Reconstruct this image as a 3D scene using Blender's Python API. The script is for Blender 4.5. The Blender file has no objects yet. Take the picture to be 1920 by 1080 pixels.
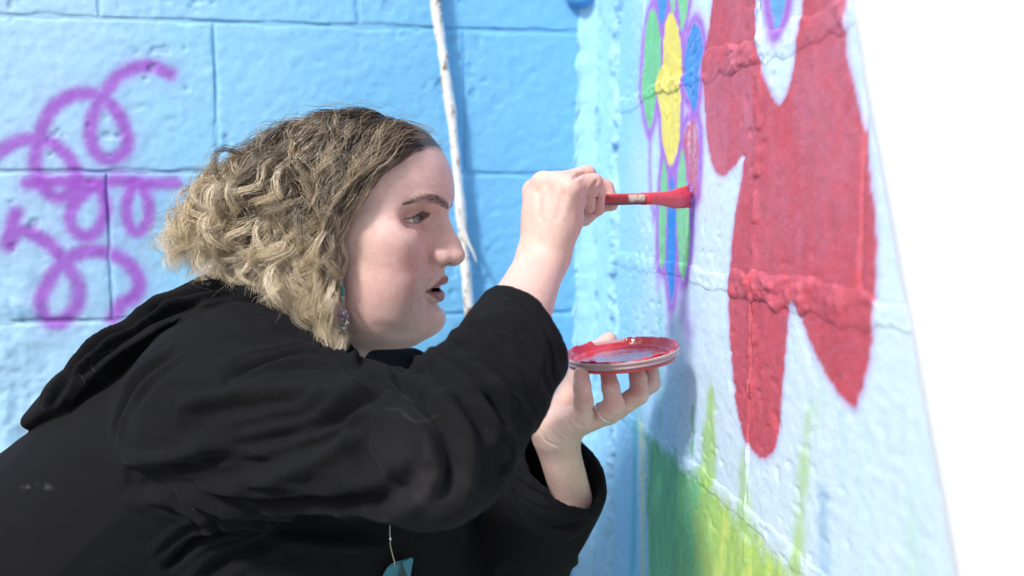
import bpy, bmesh, math, random
import numpy as np
from mathutils import Vector, Matrix
from mathutils.bvhtree import BVHTree

rnd = random.Random(7)
rng = np.random.default_rng(11)
scene = bpy.context.scene
C = scene.collection

# ------------------------------------------------------------------ camera, world, sun, exposure
CAM_Z = 1.25
FPX = 1600.0                                   # focal length in photograph pixels (1920 wide)
cam_data = bpy.data.cameras.new('camera')
cam = bpy.data.objects.new('camera', cam_data)
C.objects.link(cam)
cam.location = (0, 0, CAM_Z)
cam.rotation_euler = (math.radians(90 - 5.4), 0, math.radians(-8.2))
cam_data.sensor_width = 36.0
cam_data.lens = FPX / 1920 * 36.0
cam_data.clip_start = 0.02
cam_data.clip_end = 500
cam_data.dof.use_dof = True
cam_data.dof.focus_distance = 0.88
cam_data.dof.aperture_fstop = 2.8
scene.camera = cam

SUN_EL, SUN_AZ = math.radians(44), math.radians(229)    # azimuth clockwise from +Y: behind the camera, to its left
world = bpy.data.worlds.new('World')
scene.world = world
world.use_nodes = True
wn = world.node_tree
bg = wn.nodes['Background']
sky = wn.nodes.new('ShaderNodeTexSky')
sky.sky_type = 'NISHITA'
sky.sun_disc = False
sky.sun_elevation = SUN_EL
sky.sun_rotation = SUN_AZ
sky.air_density = 1.0
sky.dust_density = 4.0
sky.ozone_density = 1.0
wn.links.new(sky.outputs['Color'], bg.inputs['Color'])
bg.inputs['Strength'].default_value = 0.092
sun_data = bpy.data.lights.new('sun', 'SUN')
sun_data.energy = 2.75
sun_data.angle = math.radians(8)
sun_data.color = (1.0, 0.965, 0.92)
sun = bpy.data.objects.new('sun', sun_data)
C.objects.link(sun)
_to = Vector((math.sin(SUN_AZ) * math.cos(SUN_EL), math.cos(SUN_AZ) * math.cos(SUN_EL), math.sin(SUN_EL)))
sun.rotation_euler = _to.to_track_quat('Z', 'Y').to_euler()
sun.location = _to * 6
scene.view_settings.view_transform = 'Standard'
scene.view_settings.look = 'None'
scene.view_settings.gamma = 1.0
scene.view_settings.exposure = 0.45
scene.render.engine = 'CYCLES'
scene.cycles.use_denoising = True
scene.cycles.max_bounces = 8

# ------------------------------------------------------------------ geometry of the view: pixel -> point in the room
_rot = cam.rotation_euler.to_matrix()
_R = np.array(_rot)
CAMP = np.array([0, 0, CAM_Z])


def ray(px, py):
    d = np.stack([(np.asarray(px, float) - 960) / FPX, -(np.asarray(py, float) - 540) / FPX,
                  -np.ones_like(np.asarray(px, float))], -1)
    return d @ _R.T


def at(px, py, Y):
    d = ray(px, py)
    return CAMP + d * (Y / d[..., 1])[..., None] if d.ndim > 1 else CAMP + d * (Y / d[1])


XM = 0.35                                       # mural wall plane x
YB = 1.37                                       # back wall plane y


def on_mural(pts):
    p = np.asarray(pts, float)
    d = ray(p[:, 0], p[:, 1])
    q = CAMP + d * (XM / d[:, 0])[:, None]
    return q[:, 1:3]                            # (y, z)


def on_back(pts):
    p = np.asarray(pts, float)
    d = ray(p[:, 0], p[:, 1])
    q = CAMP + d * (YB / d[:, 1])[:, None]
    return q[:, [0, 2]]                         # (x, z)


# ------------------------------------------------------------------ numpy noise
def _hash(ix, iy, iz, seed):
    h = (ix.astype(np.int64) * 374761393 + iy.astype(np.int64) * 668265263 + iz.astype(np.int64) * 1274126177 + seed * 974634777) & 0xffffffff
    h = ((h ^ (h >> 13)) * 1274126177) & 0xffffffff
    h = h ^ (h >> 16)
    return (h & 0xffff).astype(np.float32) / 65535.0


def noise3(x, y, z, seed=0):
    x, y, z = np.broadcast_arrays(np.asarray(x, np.float32), np.asarray(y, np.float32), np.asarray(z, np.float32))
    ix, iy, iz = np.floor(x), np.floor(y), np.floor(z)
    fx, fy, fz = x - ix, y - iy, z - iz
    fx, fy, fz = [f * f * (3 - 2 * f) for f in (fx, fy, fz)]
    ix, iy, iz = ix.astype(np.int64), iy.astype(np.int64), iz.astype(np.int64)
    r = 0
    for a in (0, 1):
        for b in (0, 1):
            for c in (0, 1):
                r = r + _hash(ix + a, iy + b, iz + c, seed) * (fx if a else 1 - fx) * (fy if b else 1 - fy) * (fz if c else 1 - fz)
    return r                                    # 0..1


def noise2(x, y, seed=0):
    x, y = np.broadcast_arrays(np.asarray(x, np.float32), np.asarray(y, np.float32))
    ix, iy = np.floor(x), np.floor(y)
    fx, fy = x - ix, y - iy
    fx, fy = fx * fx * (3 - 2 * fx), fy * fy * (3 - 2 * fy)
    ix, iy = ix.astype(np.int64), iy.astype(np.int64)
    z = np.zeros_like(ix)
    return (_hash(ix, iy, z, seed) * (1 - fx) * (1 - fy) + _hash(ix + 1, iy, z, seed) * fx * (1 - fy)
            + _hash(ix, iy + 1, z, seed) * (1 - fx) * fy + _hash(ix + 1, iy + 1, z, seed) * fx * fy)


def fbm2(x, y, oct=4, seed=0):
    r, a, s = 0, 0.5, 0
    for k in range(oct):
        r = r + a * noise2(x * 2 ** k, y * 2 ** k, seed + k)
        s += a
        a *= 0.5
    return r / s


def sstep(a, b, x):
    t = np.clip((x - a) / (b - a), 0, 1)
    return t * t * (3 - 2 * t)


def smooth_poly(pts, n=6, closed=True):
    p = np.asarray(pts, float)
    out = []
    m = len(p)
    for i in range(m if closed else m - 1):
        if closed:
            a, b, c, d = p[i - 1], p[i], p[(i + 1) % m], p[(i + 2) % m]
        else:
            a, b, c, d = p[max(i - 1, 0)], p[i], p[i + 1], p[min(i + 2, m - 1)]
        for k in range(n):
            t = k / n
            out.append(0.5 * (2 * b + (c - a) * t + (2 * a - 5 * b + 4 * c - d) * t * t + (3 * b - a - 3 * c + d) * t ** 3))
    if not closed:
        out.append(p[-1])
    return np.array(out)


def seg_dist(x, y, poly, closed=False):
    """distance from points to a polyline"""
    d = np.full(x.shape, 1e9, np.float32)
    m = len(poly)
    for i in range(m if closed else m - 1):
        a, b = poly[i], poly[(i + 1) % m]
        e = b - a
        L = float(e @ e) + 1e-12
        t = np.clip(((x - a[0]) * e[0] + (y - a[1]) * e[1]) / L, 0, 1)
        d = np.minimum(d, (x - a[0] - t * e[0]) ** 2 + (y - a[1] - t * e[1]) ** 2)
    return np.sqrt(d)


def inside(x, y, poly):
    r = np.zeros(x.shape, bool)
    m = len(poly)
    for i in range(m):
        x0, y0 = poly[i]
        x1, y1 = poly[(i + 1) % m]
        if y0 == y1:
            continue
        c = ((y0 > y) != (y1 > y)) & (x < (x1 - x0) * (y - y0) / (y1 - y0) + x0)
        r ^= c
    return r


def sdist(x, y, poly, pad=0.06):
    """signed distance to a closed polygon, negative inside; only evaluated near it"""
    lo, hi = poly.min(0) - pad, poly.max(0) + pad
    out = np.full(x.shape, pad, np.float32)
    m = (x > lo[0]) & (x < hi[0]) & (y > lo[1]) & (y < hi[1])
    if m.any():
        d = seg_dist(x[m], y[m], poly, True)
        out[m] = np.where(inside(x[m], y[m], poly), -d, d)
    return out


def lin(r, g, b):
    """sRGB 0-255 -> linear"""
    c = np.array([r, g, b], float) / 255
    return np.where(c <= 0.04045, c / 12.92, ((c + 0.055) / 1.055) ** 2.4)


# ------------------------------------------------------------------ scene helpers
def tag(o, label=None, cat=None, group=None, kind=None):
    for k, v in (('label', label), ('category', cat), ('group', group), ('kind', kind)):
        if v:
            o[k] = v
    return o


def empty(name, loc=(0, 0, 0), **k):
    o = bpy.data.objects.new(name, None)
    o.empty_display_size = 0.05
    o.location = loc
    C.objects.link(o)
    return tag(o, **k)


def mesh_obj(name, V, F, mat=None, parent=None, col=None, smooth=True, attrs=None, uv=None):
    me = bpy.data.meshes.new(name)
    V = np.asarray(V, np.float32)
    if isinstance(F, np.ndarray):
        k = F.shape[1]
        me.vertices.add(len(V))
        me.vertices.foreach_set('co', V.ravel())
        me.loops.add(F.size)
        me.loops.foreach_set('vertex_index', F.astype(np.int32).ravel())
        me.polygons.add(len(F))
        me.polygons.foreach_set('loop_start', np.arange(0, F.size, k, dtype=np.int32))
        me.polygons.foreach_set('loop_total', np.full(len(F), k, np.int32))
        me.update(calc_edges=True)
    else:
        me.from_pydata(V.tolist(), [], F)
    if smooth:
        me.polygons.foreach_set('use_smooth', np.ones(len(me.polygons), bool))
    if col is not None:
        a = me.color_attributes.new('Col', 'FLOAT_COLOR', 'POINT')
        c = np.ones((len(V), 4), np.float32)
        c[:, :3] = col
        a.data.foreach_set('color', c.ravel())
    for nm, val in (attrs or {}).items():
        a = me.attributes.new(nm, 'FLOAT', 'POINT')
        a.data.foreach_set('value', np.asarray(val, np.float32))
    o = bpy.data.objects.new(name, me)
    C.objects.link(o)
    if mat:
        me.materials.append(mat)
    if parent:
        o.parent = parent
        o.matrix_parent_inverse = Matrix.Translation(-Vector(parent.location))
    return o


def grid_faces(nu, nv, flip=False):
    i = np.arange(nu - 1)[:, None] * nv + np.arange(nv - 1)[None, :]
    q = np.stack([i, i + nv, i + nv + 1, i + 1], -1).reshape(-1, 4)
    return q[:, ::-1].copy() if flip else q


def mat(name, base=(0.5, 0.5, 0.5), rough=0.5, attr=None, **kw):
    m = bpy.data.materials.new(name)
    m.use_nodes = True
    b = m.node_tree.nodes['Principled BSDF']
    b.inputs['Base Color'].default_value = (*base, 1)
    b.inputs['Roughness'].default_value = rough
    if attr:
        a = m.node_tree.nodes.new('ShaderNodeAttribute')
        a.attribute_name = attr
        m.node_tree.links.new(a.outputs['Color'], b.inputs['Base Color'])
    for k, v in kw.items():
        b.inputs[k.replace('_', ' ')].default_value = v
    return m


def add_bump(m, scale, strength, dist=0.001, detail=4.0, stretch=None, coord='Object'):
    nt = m.node_tree
    tc = nt.nodes.new('ShaderNodeTexCoord')
    nz = nt.nodes.new('ShaderNodeTexNoise')
    nz.inputs['Scale'].default_value = scale
    nz.inputs['Detail'].default_value = detail
    if stretch:
        mp = nt.nodes.new('ShaderNodeMapping')
        mp.inputs['Scale'].default_value = stretch
        nt.links.new(tc.outputs[coord], mp.inputs['Vector'])
        nt.links.new(mp.outputs['Vector'], nz.inputs['Vector'])
    else:
        nt.links.new(tc.outputs[coord], nz.inputs['Vector'])
    bp = nt.nodes.new('ShaderNodeBump')
    bp.inputs['Strength'].default_value = strength
    bp.inputs['Distance'].default_value = dist
    b = nt.nodes['Principled BSDF']
    old = b.inputs['Normal'].links
    if old:
        nt.links.new(old[0].from_socket, bp.inputs['Normal'])
    nt.links.new(nz.outputs['Fac'], bp.inputs['Height'])
    nt.links.new(bp.outputs['Normal'], b.inputs['Normal'])
    return nz


def mottle(m, scale, amount, detail=5.0):
    """multiply the attribute colour by a gentle noise, so that no surface is one flat tone"""
    nt = m.node_tree
    b = nt.nodes['Principled BSDF']
    tc = nt.nodes.new('ShaderNodeTexCoord')
    nz = nt.nodes.new('ShaderNodeTexNoise')
    nz.inputs['Scale'].default_value = scale
    nz.inputs['Detail'].default_value = detail
    nt.links.new(tc.outputs['Object'], nz.inputs['Vector'])
    mr = nt.nodes.new('ShaderNodeMapRange')
    mr.inputs['From Min'].default_value = 0.25
    mr.inputs['From Max'].default_value = 0.75
    mr.inputs['To Min'].default_value = 1 - amount
    mr.inputs['To Max'].default_value = 1 + amount
    nt.links.new(nz.outputs['Fac'], mr.inputs['Value'])
    mx = nt.nodes.new('ShaderNodeVectorMath')
    mx.operation = 'SCALE'
    lk = b.inputs['Base Color'].links
    if lk:
        nt.links.new(lk[0].from_socket, mx.inputs[0])
    else:
        mx.inputs[0].default_value = b.inputs['Base Color'].default_value[:3]
    nt.links.new(mr.outputs['Result'], mx.inputs['Scale'])
    nt.links.new(mx.outputs['Vector'], b.inputs['Base Color'])


def tube(pts, rad, sides=8, caps=True):
    """tapered tube along a polyline -> V, F(list)"""
    p = np.asarray(pts, float)
    n = len(p)
    rad = np.broadcast_to(np.asarray(rad, float), (n,))
    t = np.gradient(p, axis=0)
    t /= np.linalg.norm(t, axis=1)[:, None] + 1e-12
    up = np.array([0.13, 0.31, 0.94])
    a = np.cross(t, up)
    a /= np.linalg.norm(a, axis=1)[:, None] + 1e-12
    b = np.cross(t, a)
    ang = np.arange(sides) * 2 * np.pi / sides
    V = (p[:, None] + rad[:, None, None] * (np.cos(ang)[None, :, None] * a[:, None] + np.sin(ang)[None, :, None] * b[:, None])).reshape(-1, 3)
    F = []
    for i in range(n - 1):
        for j in range(sides):
            k = (j + 1) % sides
            F.append((i * sides + j, i * sides + k, (i + 1) * sides + k, (i + 1) * sides + j))
    if caps:
        F.append(tuple(range(sides))[::-1])
        F.append(tuple((n - 1) * sides + j for j in range(sides)))
    return V, F

# ================================================================== the setting
m_ground = mat('ground_concrete', (0.34, 0.33, 0.31), 0.9)
mottle(m_ground, 9, 0.2)
add_bump(m_ground, 60, 0.4, 0.004)
g = mesh_obj('ground', [(-60, -60, 0), (60, -60, 0), (60, 60, 0), (-60, 60, 0)], [(0, 1, 2, 3)], m_ground)
tag(g, kind='structure')

m_paint = mat('painted_masonry', rough=0.6, attr='Col')
add_bump(m_paint, 620, 0.55, 0.0013, 4)
add_bump(m_paint, 180, 0.25, 0.0016, 3)
mottle(m_paint, 1100, 0.10, 2)
mottle(m_paint, 140, 0.05)
m_end = mat('white_render', rough=0.7, attr='Col')
add_bump(m_end, 300, 0.4, 0.0015)

COURSE = 0.2255
BLOCK = 0.378


# ------------------------------------------------------------------ paint on the back wall
SQ = [  # spray loops, photograph pixels
    [(319, 138), (276, 123), (230, 138), (198, 172), (174, 218), (170, 258), (184, 290), (212, 298), (238, 276), (235, 241), (212, 201), (178, 178), (138, 178), (103, 198), (83, 230), (69, 276), (66, 310), (75, 339), (98, 367), (126, 367), (143, 339), (138, 310), (115, 281), (86, 264), (52, 261), (23, 270), (-14, 292)],
    [(330, 343), (287, 344), (252, 341), (218, 338), (184, 344), (115, 340), (50, 344)],
    [(252, 344), (238, 379), (241, 419), (258, 436), (278, 413), (278, 379), (267, 350)],
    [(189, 356), (198, 390), (184, 430), (155, 442), (132, 419), (138, 385), (166, 356), (180, 348)],
    [(30, 400), (14, 460), (34, 433), (69, 442), (100, 465), (123, 494), (146, 534), (143, 574), (115, 603), (86, 597), (77, 562), (95, 522), (123, 488), (166, 471), (207, 476), (241, 494), (261, 528), (252, 557), (230, 568), (212, 597)],
    [(-20, 905), (14, 902)],
]
SQW = [on_back(smooth_poly(s, 5, False)) for s in SQ]
SQR = [0.0122, 0.0112, 0.0108, 0.0115, 0.0132, 0.012]


def paint_back(x, z):
    n1 = fbm2(x * 5, z * 5, 4, 3)
    n2 = fbm2(x * 40, z * 40, 3, 9)
    deep = np.array([0.15, 0.46, 0.78])
    pale = np.array([0.26, 0.58, 0.87])
    t = sstep(0.10, -0.35, x + (n1 - 0.5) * 0.22)
    t = np.clip(t * 0.9 + (n2 - 0.5) * 0.16, 0, 1)
    c = deep + (pale - deep) * t[..., None]
    ws = sstep(-0.28, -0.55, x + (n1 - 0.5) * 0.25) * 0.28          # whitish overspray round the loops
    c = c + (np.array([0.62, 0.78, 0.93]) - c) * ws[..., None]
    pur = np.array([0.30, 0.070, 0.56])
    grain = (rng.random(x.shape) - 0.5) * 0.22
    for poly, r in zip(SQW, SQR):
        d = seg_dist(x, z, poly)
        core = np.exp(-(d / (r * 1.02)) ** 3.0)
        halo = np.exp(-(d / (r * 1.8)) ** 2) * 0.26
        a = np.clip(np.maximum(core * 0.98, halo) + grain * (core > 0.04) * (core < 0.95), 0, 0.95)
        a = a * (0.93 + 0.07 * n2)
        c = c + (pur - c) * a[..., None]
    # scraped dark patch low on the left
    sc = sstep(0.60, 0.72, fbm2(x * 30, z * 34, 4, 21)) * np.exp(-(((x + 0.66) / 0.13) ** 2 + ((z - 1.08) / 0.10) ** 2))
    c = c + (np.array([0.05, 0.22, 0.42]) - c) * (sc * 0.8)[..., None]
    return c


def relief_back(x, z, seed):
    h = (fbm2(x * 16, z * 16, 4, 31 + seed) - 0.5) * 0.0022
    h += (fbm2(x * 110, z * 110, 3, 41) - 0.5) * 0.0016
    pits = sstep(0.70, 0.80, fbm2(x * 70, z * 70, 2, 51 + seed)) * sstep(0.5, 0.75, noise2(x * 9, z * 9, 61))
    h -= pits * 0.003
    h += (fbm2(x * 60, z * 80, 2, 45) - 0.5) * 0.0010
    rough = sstep(-0.42, -0.62, x) * sstep(1.22, 1.08, z)              # chipped lower left
    h += rough * (fbm2(x * 38, z * 38, 4, 71) - 0.5) * 0.012
    return h


back = empty('back_wall', (-0.6, YB, 0), label='blue painted concrete block wall with purple spray-paint loops behind the woman', cat='wall', kind='thing')
Z0B = float(on_back([(900, 326)])[0, 1])           # a bed joint height
X0B = float(on_back([(870, 200)])[0, 0])           # a head joint in the course above it


def fine_block(name, u0, u1, z0, z1, place, relief, paint, du, dz, parent, seed, edge=0.0050, drop=0.0022):
    """one block: a relief face with worn edges that turn back into the joint, and plain sides"""
    nu, nz = max(int((u1 - u0) / du), 4), max(int((z1 - z0) / dz), 4)
    u = np.unique(np.concatenate([np.linspace(u0, u1, nu), [u0 + 0.001, u0 + 0.004, u1 - 0.004, u1 - 0.001]]))
    z = np.unique(np.concatenate([np.linspace(z0, z1, nz), [z0 + 0.001, z0 + 0.004, z1 - 0.004, z1 - 0.001]]))
    nu, nz = len(u), len(z)
    U, Z = np.meshgrid(u, z, indexing='ij')
    wob = (noise2(U * 30, Z * 30, 5 + seed) - 0.5) * 0.005
    e = np.minimum(np.minimum(U - u0, u1 - U), np.minimum(Z - z0, z1 - Z)) + wob
    H = relief(U, Z, seed) - drop * (1 - sstep(0, edge, e)) ** 1.5
    border = np.zeros(U.shape, bool)
    border[0] = border[-1] = True
    border[:, 0] = border[:, -1] = True
    H = np.where(border, -0.012, H)
    Uc = np.clip(U, u0, u1)
    V = place(Uc, H, Z).reshape(-1, 3)
    return mesh_obj(name, V, grid_faces(nu, nz, flip=place.flip), m_paint, parent, paint(U, Z).reshape(-1, 3))


def place_back(x, h, z):
    return np.stack([x, YB - h, z], -1)


place_back.flip = False
XCOR = 0.315
k0 = 0
for r in range(-4, 4):
    z0 = Z0B + r * COURSE
    off = 0 if r % 2 == 0 else BLOCK * 0.57
    for kx in range(-4, 3):
        u1 = X0B + off + kx * BLOCK
        u0 = u1 - BLOCK
        u1 = min(u1, XCOR + 0.03)
        if u0 > XCOR or u1 < -1.25:
            continue
        fine = u1 > -0.80 and z0 + COURSE > 0.80 and z0 < 1.72
        k0 += 1
        fine_block('block', u0 + 0.0005, u1 - 0.0005, z0 + 0.0013, z0 + COURSE - 0.0013, place_back, relief_back, paint_back,
                   0.0035 if fine else 0.03, 0.0033 if fine else 0.03, back, k0 % 7)
# the mortar behind the joints: one slab set back from the faces
u = np.linspace(-1.25, 0.36, 150)
z = np.linspace(0.0, 2.4, 110)
U, Z = np.meshgrid(u, z, indexing='ij')
H = -0.0020 + (fbm2(U * 30, Z * 30, 2, 3) - 0.5) * 0.0030
mesh_obj('mortar', place_back(U, H, Z).reshape(-1, 3), grid_faces(150, 110), m_paint, back,
         paint_back(U, Z).reshape(-1, 3) * 0.92)
V, F = [], []
bm = bmesh.new()
bmesh.ops.create_cube(bm, size=1, matrix=Matrix.Translation((-0.445, YB + 0.105, 1.2)) @ Matrix.Diagonal((1.61, 0.15, 2.4, 1)))
me = bpy.data.meshes.new('wall_core')
bm.to_mesh(me)
bm.free()
me.materials.append(mat('raw_block', (0.3, 0.3, 0.29), 0.9))
o = bpy.data.objects.new('wall_core', me)
C.objects.link(o)
o.parent = back
o.matrix_parent_inverse = Matrix.Translation(-back.location)

# ------------------------------------------------------------------ the mural
def mp(*pts, n=5):
    return on_mural(smooth_poly(pts, n))


def c4(*p):
    return [(1190 + x / 3.6, y / 3.6) for x, y in p]


def c3(*p):
    return [(920 + x / 3.176, 280 + y / 3.176) for x, y in p]


GREEN_L = mp(*c4((125, 60), (90, 120), (68, 250), (55, 420), (48, 600), (60, 720), (95, 870), (125, 790), (140, 650), (172, 490), (178, 380), (165, 200)))
YELLOW = mp(*c4((240, 90), (212, 150), (195, 290), (188, 420), (143, 540), (152, 640), (170, 760), (190, 950), (215, 1070), (245, 1115), (275, 1070), (297, 950), (306, 800), (306, 600), (316, 480), (316, 330), (285, 150)))
BLUE_P = mp(*c4((400, 170), (362, 270), (342, 400), (332, 540), (350, 620), (375, 680), (400, 742), (420, 680), (432, 560), (450, 430), (456, 300), (435, 200)))
BLUE_T = mp(*c4((145, -90), (150, 0), (180, 178), (212, 20), (215, -90)))
GRN_T1 = mp(*c4((233, -90), (235, 0), (245, 75), (268, 70), (277, 0), (277, -90)))
GRN_T2 = mp(*c4((293, -90), (296, 40), (305, 140), (320, 205), (345, 110), (360, 0), (362, -90)))
RED_P = mp(*c4((400, 810), (350, 850), (325, 960), (345, 1060), (350, 1200), (385, 1270), (415, 1300), (425, 1150), (430, 1000), (425, 860)))
GRN_A = mp(*c3((1030, 60), (1012, 200), (1002, 450), (1003, 640), (1010, 690), (1030, 690), (1045, 500), (1050, 200)))
BLUE_A = mp(*c3((1078, 165), (1060, 300), (1055, 500), (1050, 720), (1063, 860), (1075, 912), (1087, 850), (1102, 690), (1106, 400), (1097, 250)))
GRN_B = mp(*c3((1135, -5), (1114, 150), (1110, 300), (1115, 500), (1130, 700), (1150, 772), (1172, 700), (1187, 500), (1172, 300), (1158, 100)))
RED = mp((1400, -150), (1362, -120), (1344, -60), (1336, 0), (1328, 60), (1318, 120), (1321, 200), (1325, 260), (1335, 310), (1352, 330), (1373, 315), (1392, 292), (1391, 330), (1380, 400), (1372, 460), (1368, 520), (1366, 570), (1371, 650), (1378, 730), (1390, 800), (1408, 840), (1434, 858), (1453, 840), (1462, 790), (1470, 700), (1477, 620), (1487, 571), (1497, 572), (1506, 600), (1520, 640), (1545, 690), (1575, 740), (1601, 765), (1615, 740), (1630, 680), (1638, 600), (1642, 540), (1643, 480), (1640, 400), (1632, 320), (1620, 240), (1605, 170), (1592, 120), (1588, 60), (1592, 0), (1598, -60), (1590, -140), (1555, -170), n=4)
NOTCH = mp((1418, -230), (1412, -60), (1415, 0), (1418, 60), (1430, 130), (1448, 178), (1463, 196), (1478, 172), (1492, 110), (1502, 40), (1506, 0), (1510, -60), (1520, -230))
DROP = mp((1458, -110), (1440, -60), (1445, 0), (1450, 32), (1458, 50), (1468, 28), (1474, 0), (1478, -60))
DROPS = [(p, c) for p, c in ((GREEN_L, (0.16, 0.56, 0.24)), (YELLOW, (0.78, 0.68, 0.10)), (BLUE_P, (0.045, 0.24, 0.68)),
         (BLUE_T, (0.05, 0.26, 0.66)), (GRN_T1, (0.28, 0.56, 0.34)), (GRN_T2, (0.20, 0.58, 0.28)),
         (GRN_A, (0.18, 0.55, 0.26)), (BLUE_A, (0.01, 0.22, 0.72)), (GRN_B, (0.19, 0.55, 0.28)))]
VIO = np.array([0.36, 0.15, 0.62])
VLINES = [(on_mural(smooth_poly(c3(*p), 5, False)), r, s) for p, r, s in (
    (((945, -300), (945, 0), (950, 250), (970, 400)), 0.008, 0.8), (((1022, 20), (1002, 250), (970, 410)), 0.007, 0.7),
    (((990, 680), (994, 830)), 0.010, 0.5), (((1062, 900), (1066, 1050)), 0.014, 0.5), (((1120, 800), (1165, 1050), (1172, 1090)), 0.020, 0.6),
    (((1195, 220), (1200, 400), (1202, 470)), 0.014, 0.75), (((1240, -60), (1238, 150), (1215, 330)), 0.010, 0.6), (((1000, 430), (985, 640)), 0.006, 0.4))]
GRASS = on_mural([(1212, 812), (1232, 826), (1262, 850), (1292, 882), (1318, 886), (1340, 918), (1372, 955), (1400, 985), (1440, 1030), (1490, 1085), (1530, 1130), (1530, 1400), (1180, 1400), (1212, 1080)])
BLADES = [(on_mural(p), c, soft, a) for p, c, soft, a in (
    ([(1334, 715), (1312, 892), (1342, 900)], (0.34, 0.60, 0.12), 0.009, 0.80),
    ([(1394, 850), (1382, 985), (1412, 985)], (0.34, 0.60, 0.14), 0.010, 0.6),
    ([(1517, 770), (1486, 1020), (1506, 1035)], (0.38, 0.63, 0.14), 0.013, 0.72),
    ([(1540, 700), (1520, 800), (1545, 800)], (0.45, 0.70, 0.35), 0.014, 0.30),
    ([(1494, 1000), (1484, 1090), (1500, 1090)], (0.36, 0.60, 0.10), 0.008, 0.6),
    ([(1620, 790), (1600, 1080), (1622, 1080)], (0.42, 0.72, 0.55), 0.022, 0.28),
    ([(1712, 905), (1698, 1090), (1722, 1090)], (0.42, 0.72, 0.40), 0.016, 0.42),
    ([(1298, 740), (1296, 850), (1301, 850)], (0.10, 0.40, 0.12), 0.003, 0.7),
    ([(1585, 790), (1560, 1090), (1572, 1090)], (0.40, 0.72, 0.75), 0.018, 0.28))]
STREAKS = [(on_mural(p), r, c, a) for p, r, c, a in (
    ([(1191, 800), (1186, 1090)], 0.013, (0.05, 0.42, 0.55), 0.75), ([(1203, 800), (1204, 1090)], 0.008, (0.60, 0.62, 0.12), 0.8),
    ([(1236, 560), (1236, 800)], 0.010, (0.10, 0.50, 0.36), 0.5), ([(1202, 690), (1196, 800)], 0.008, (0.20, 0.55, 0.20), 0.4),
    ([(1542, 930), (1546, 1090)], 0.010, (0.10, 0.34, 0.62), 0.5))]
JM = [on_mural([p])[0, 1] for p in ((1260, 152), (1440, 548), (1290, 872))]      # bed joint heights on the mural wall
JOINT_Z = [JM[1] + k * (JM[0] - JM[2]) / 2 for k in range(-5, 6)]
END_T, END_B = on_mural([(1626, 0)])[0], on_mural([(1832, 1080)])[0]


def end_y(z):
    return END_B[0] + (END_T[0] - END_B[0]) * (z - END_B[1]) / (END_T[1] - END_B[1])


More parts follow.
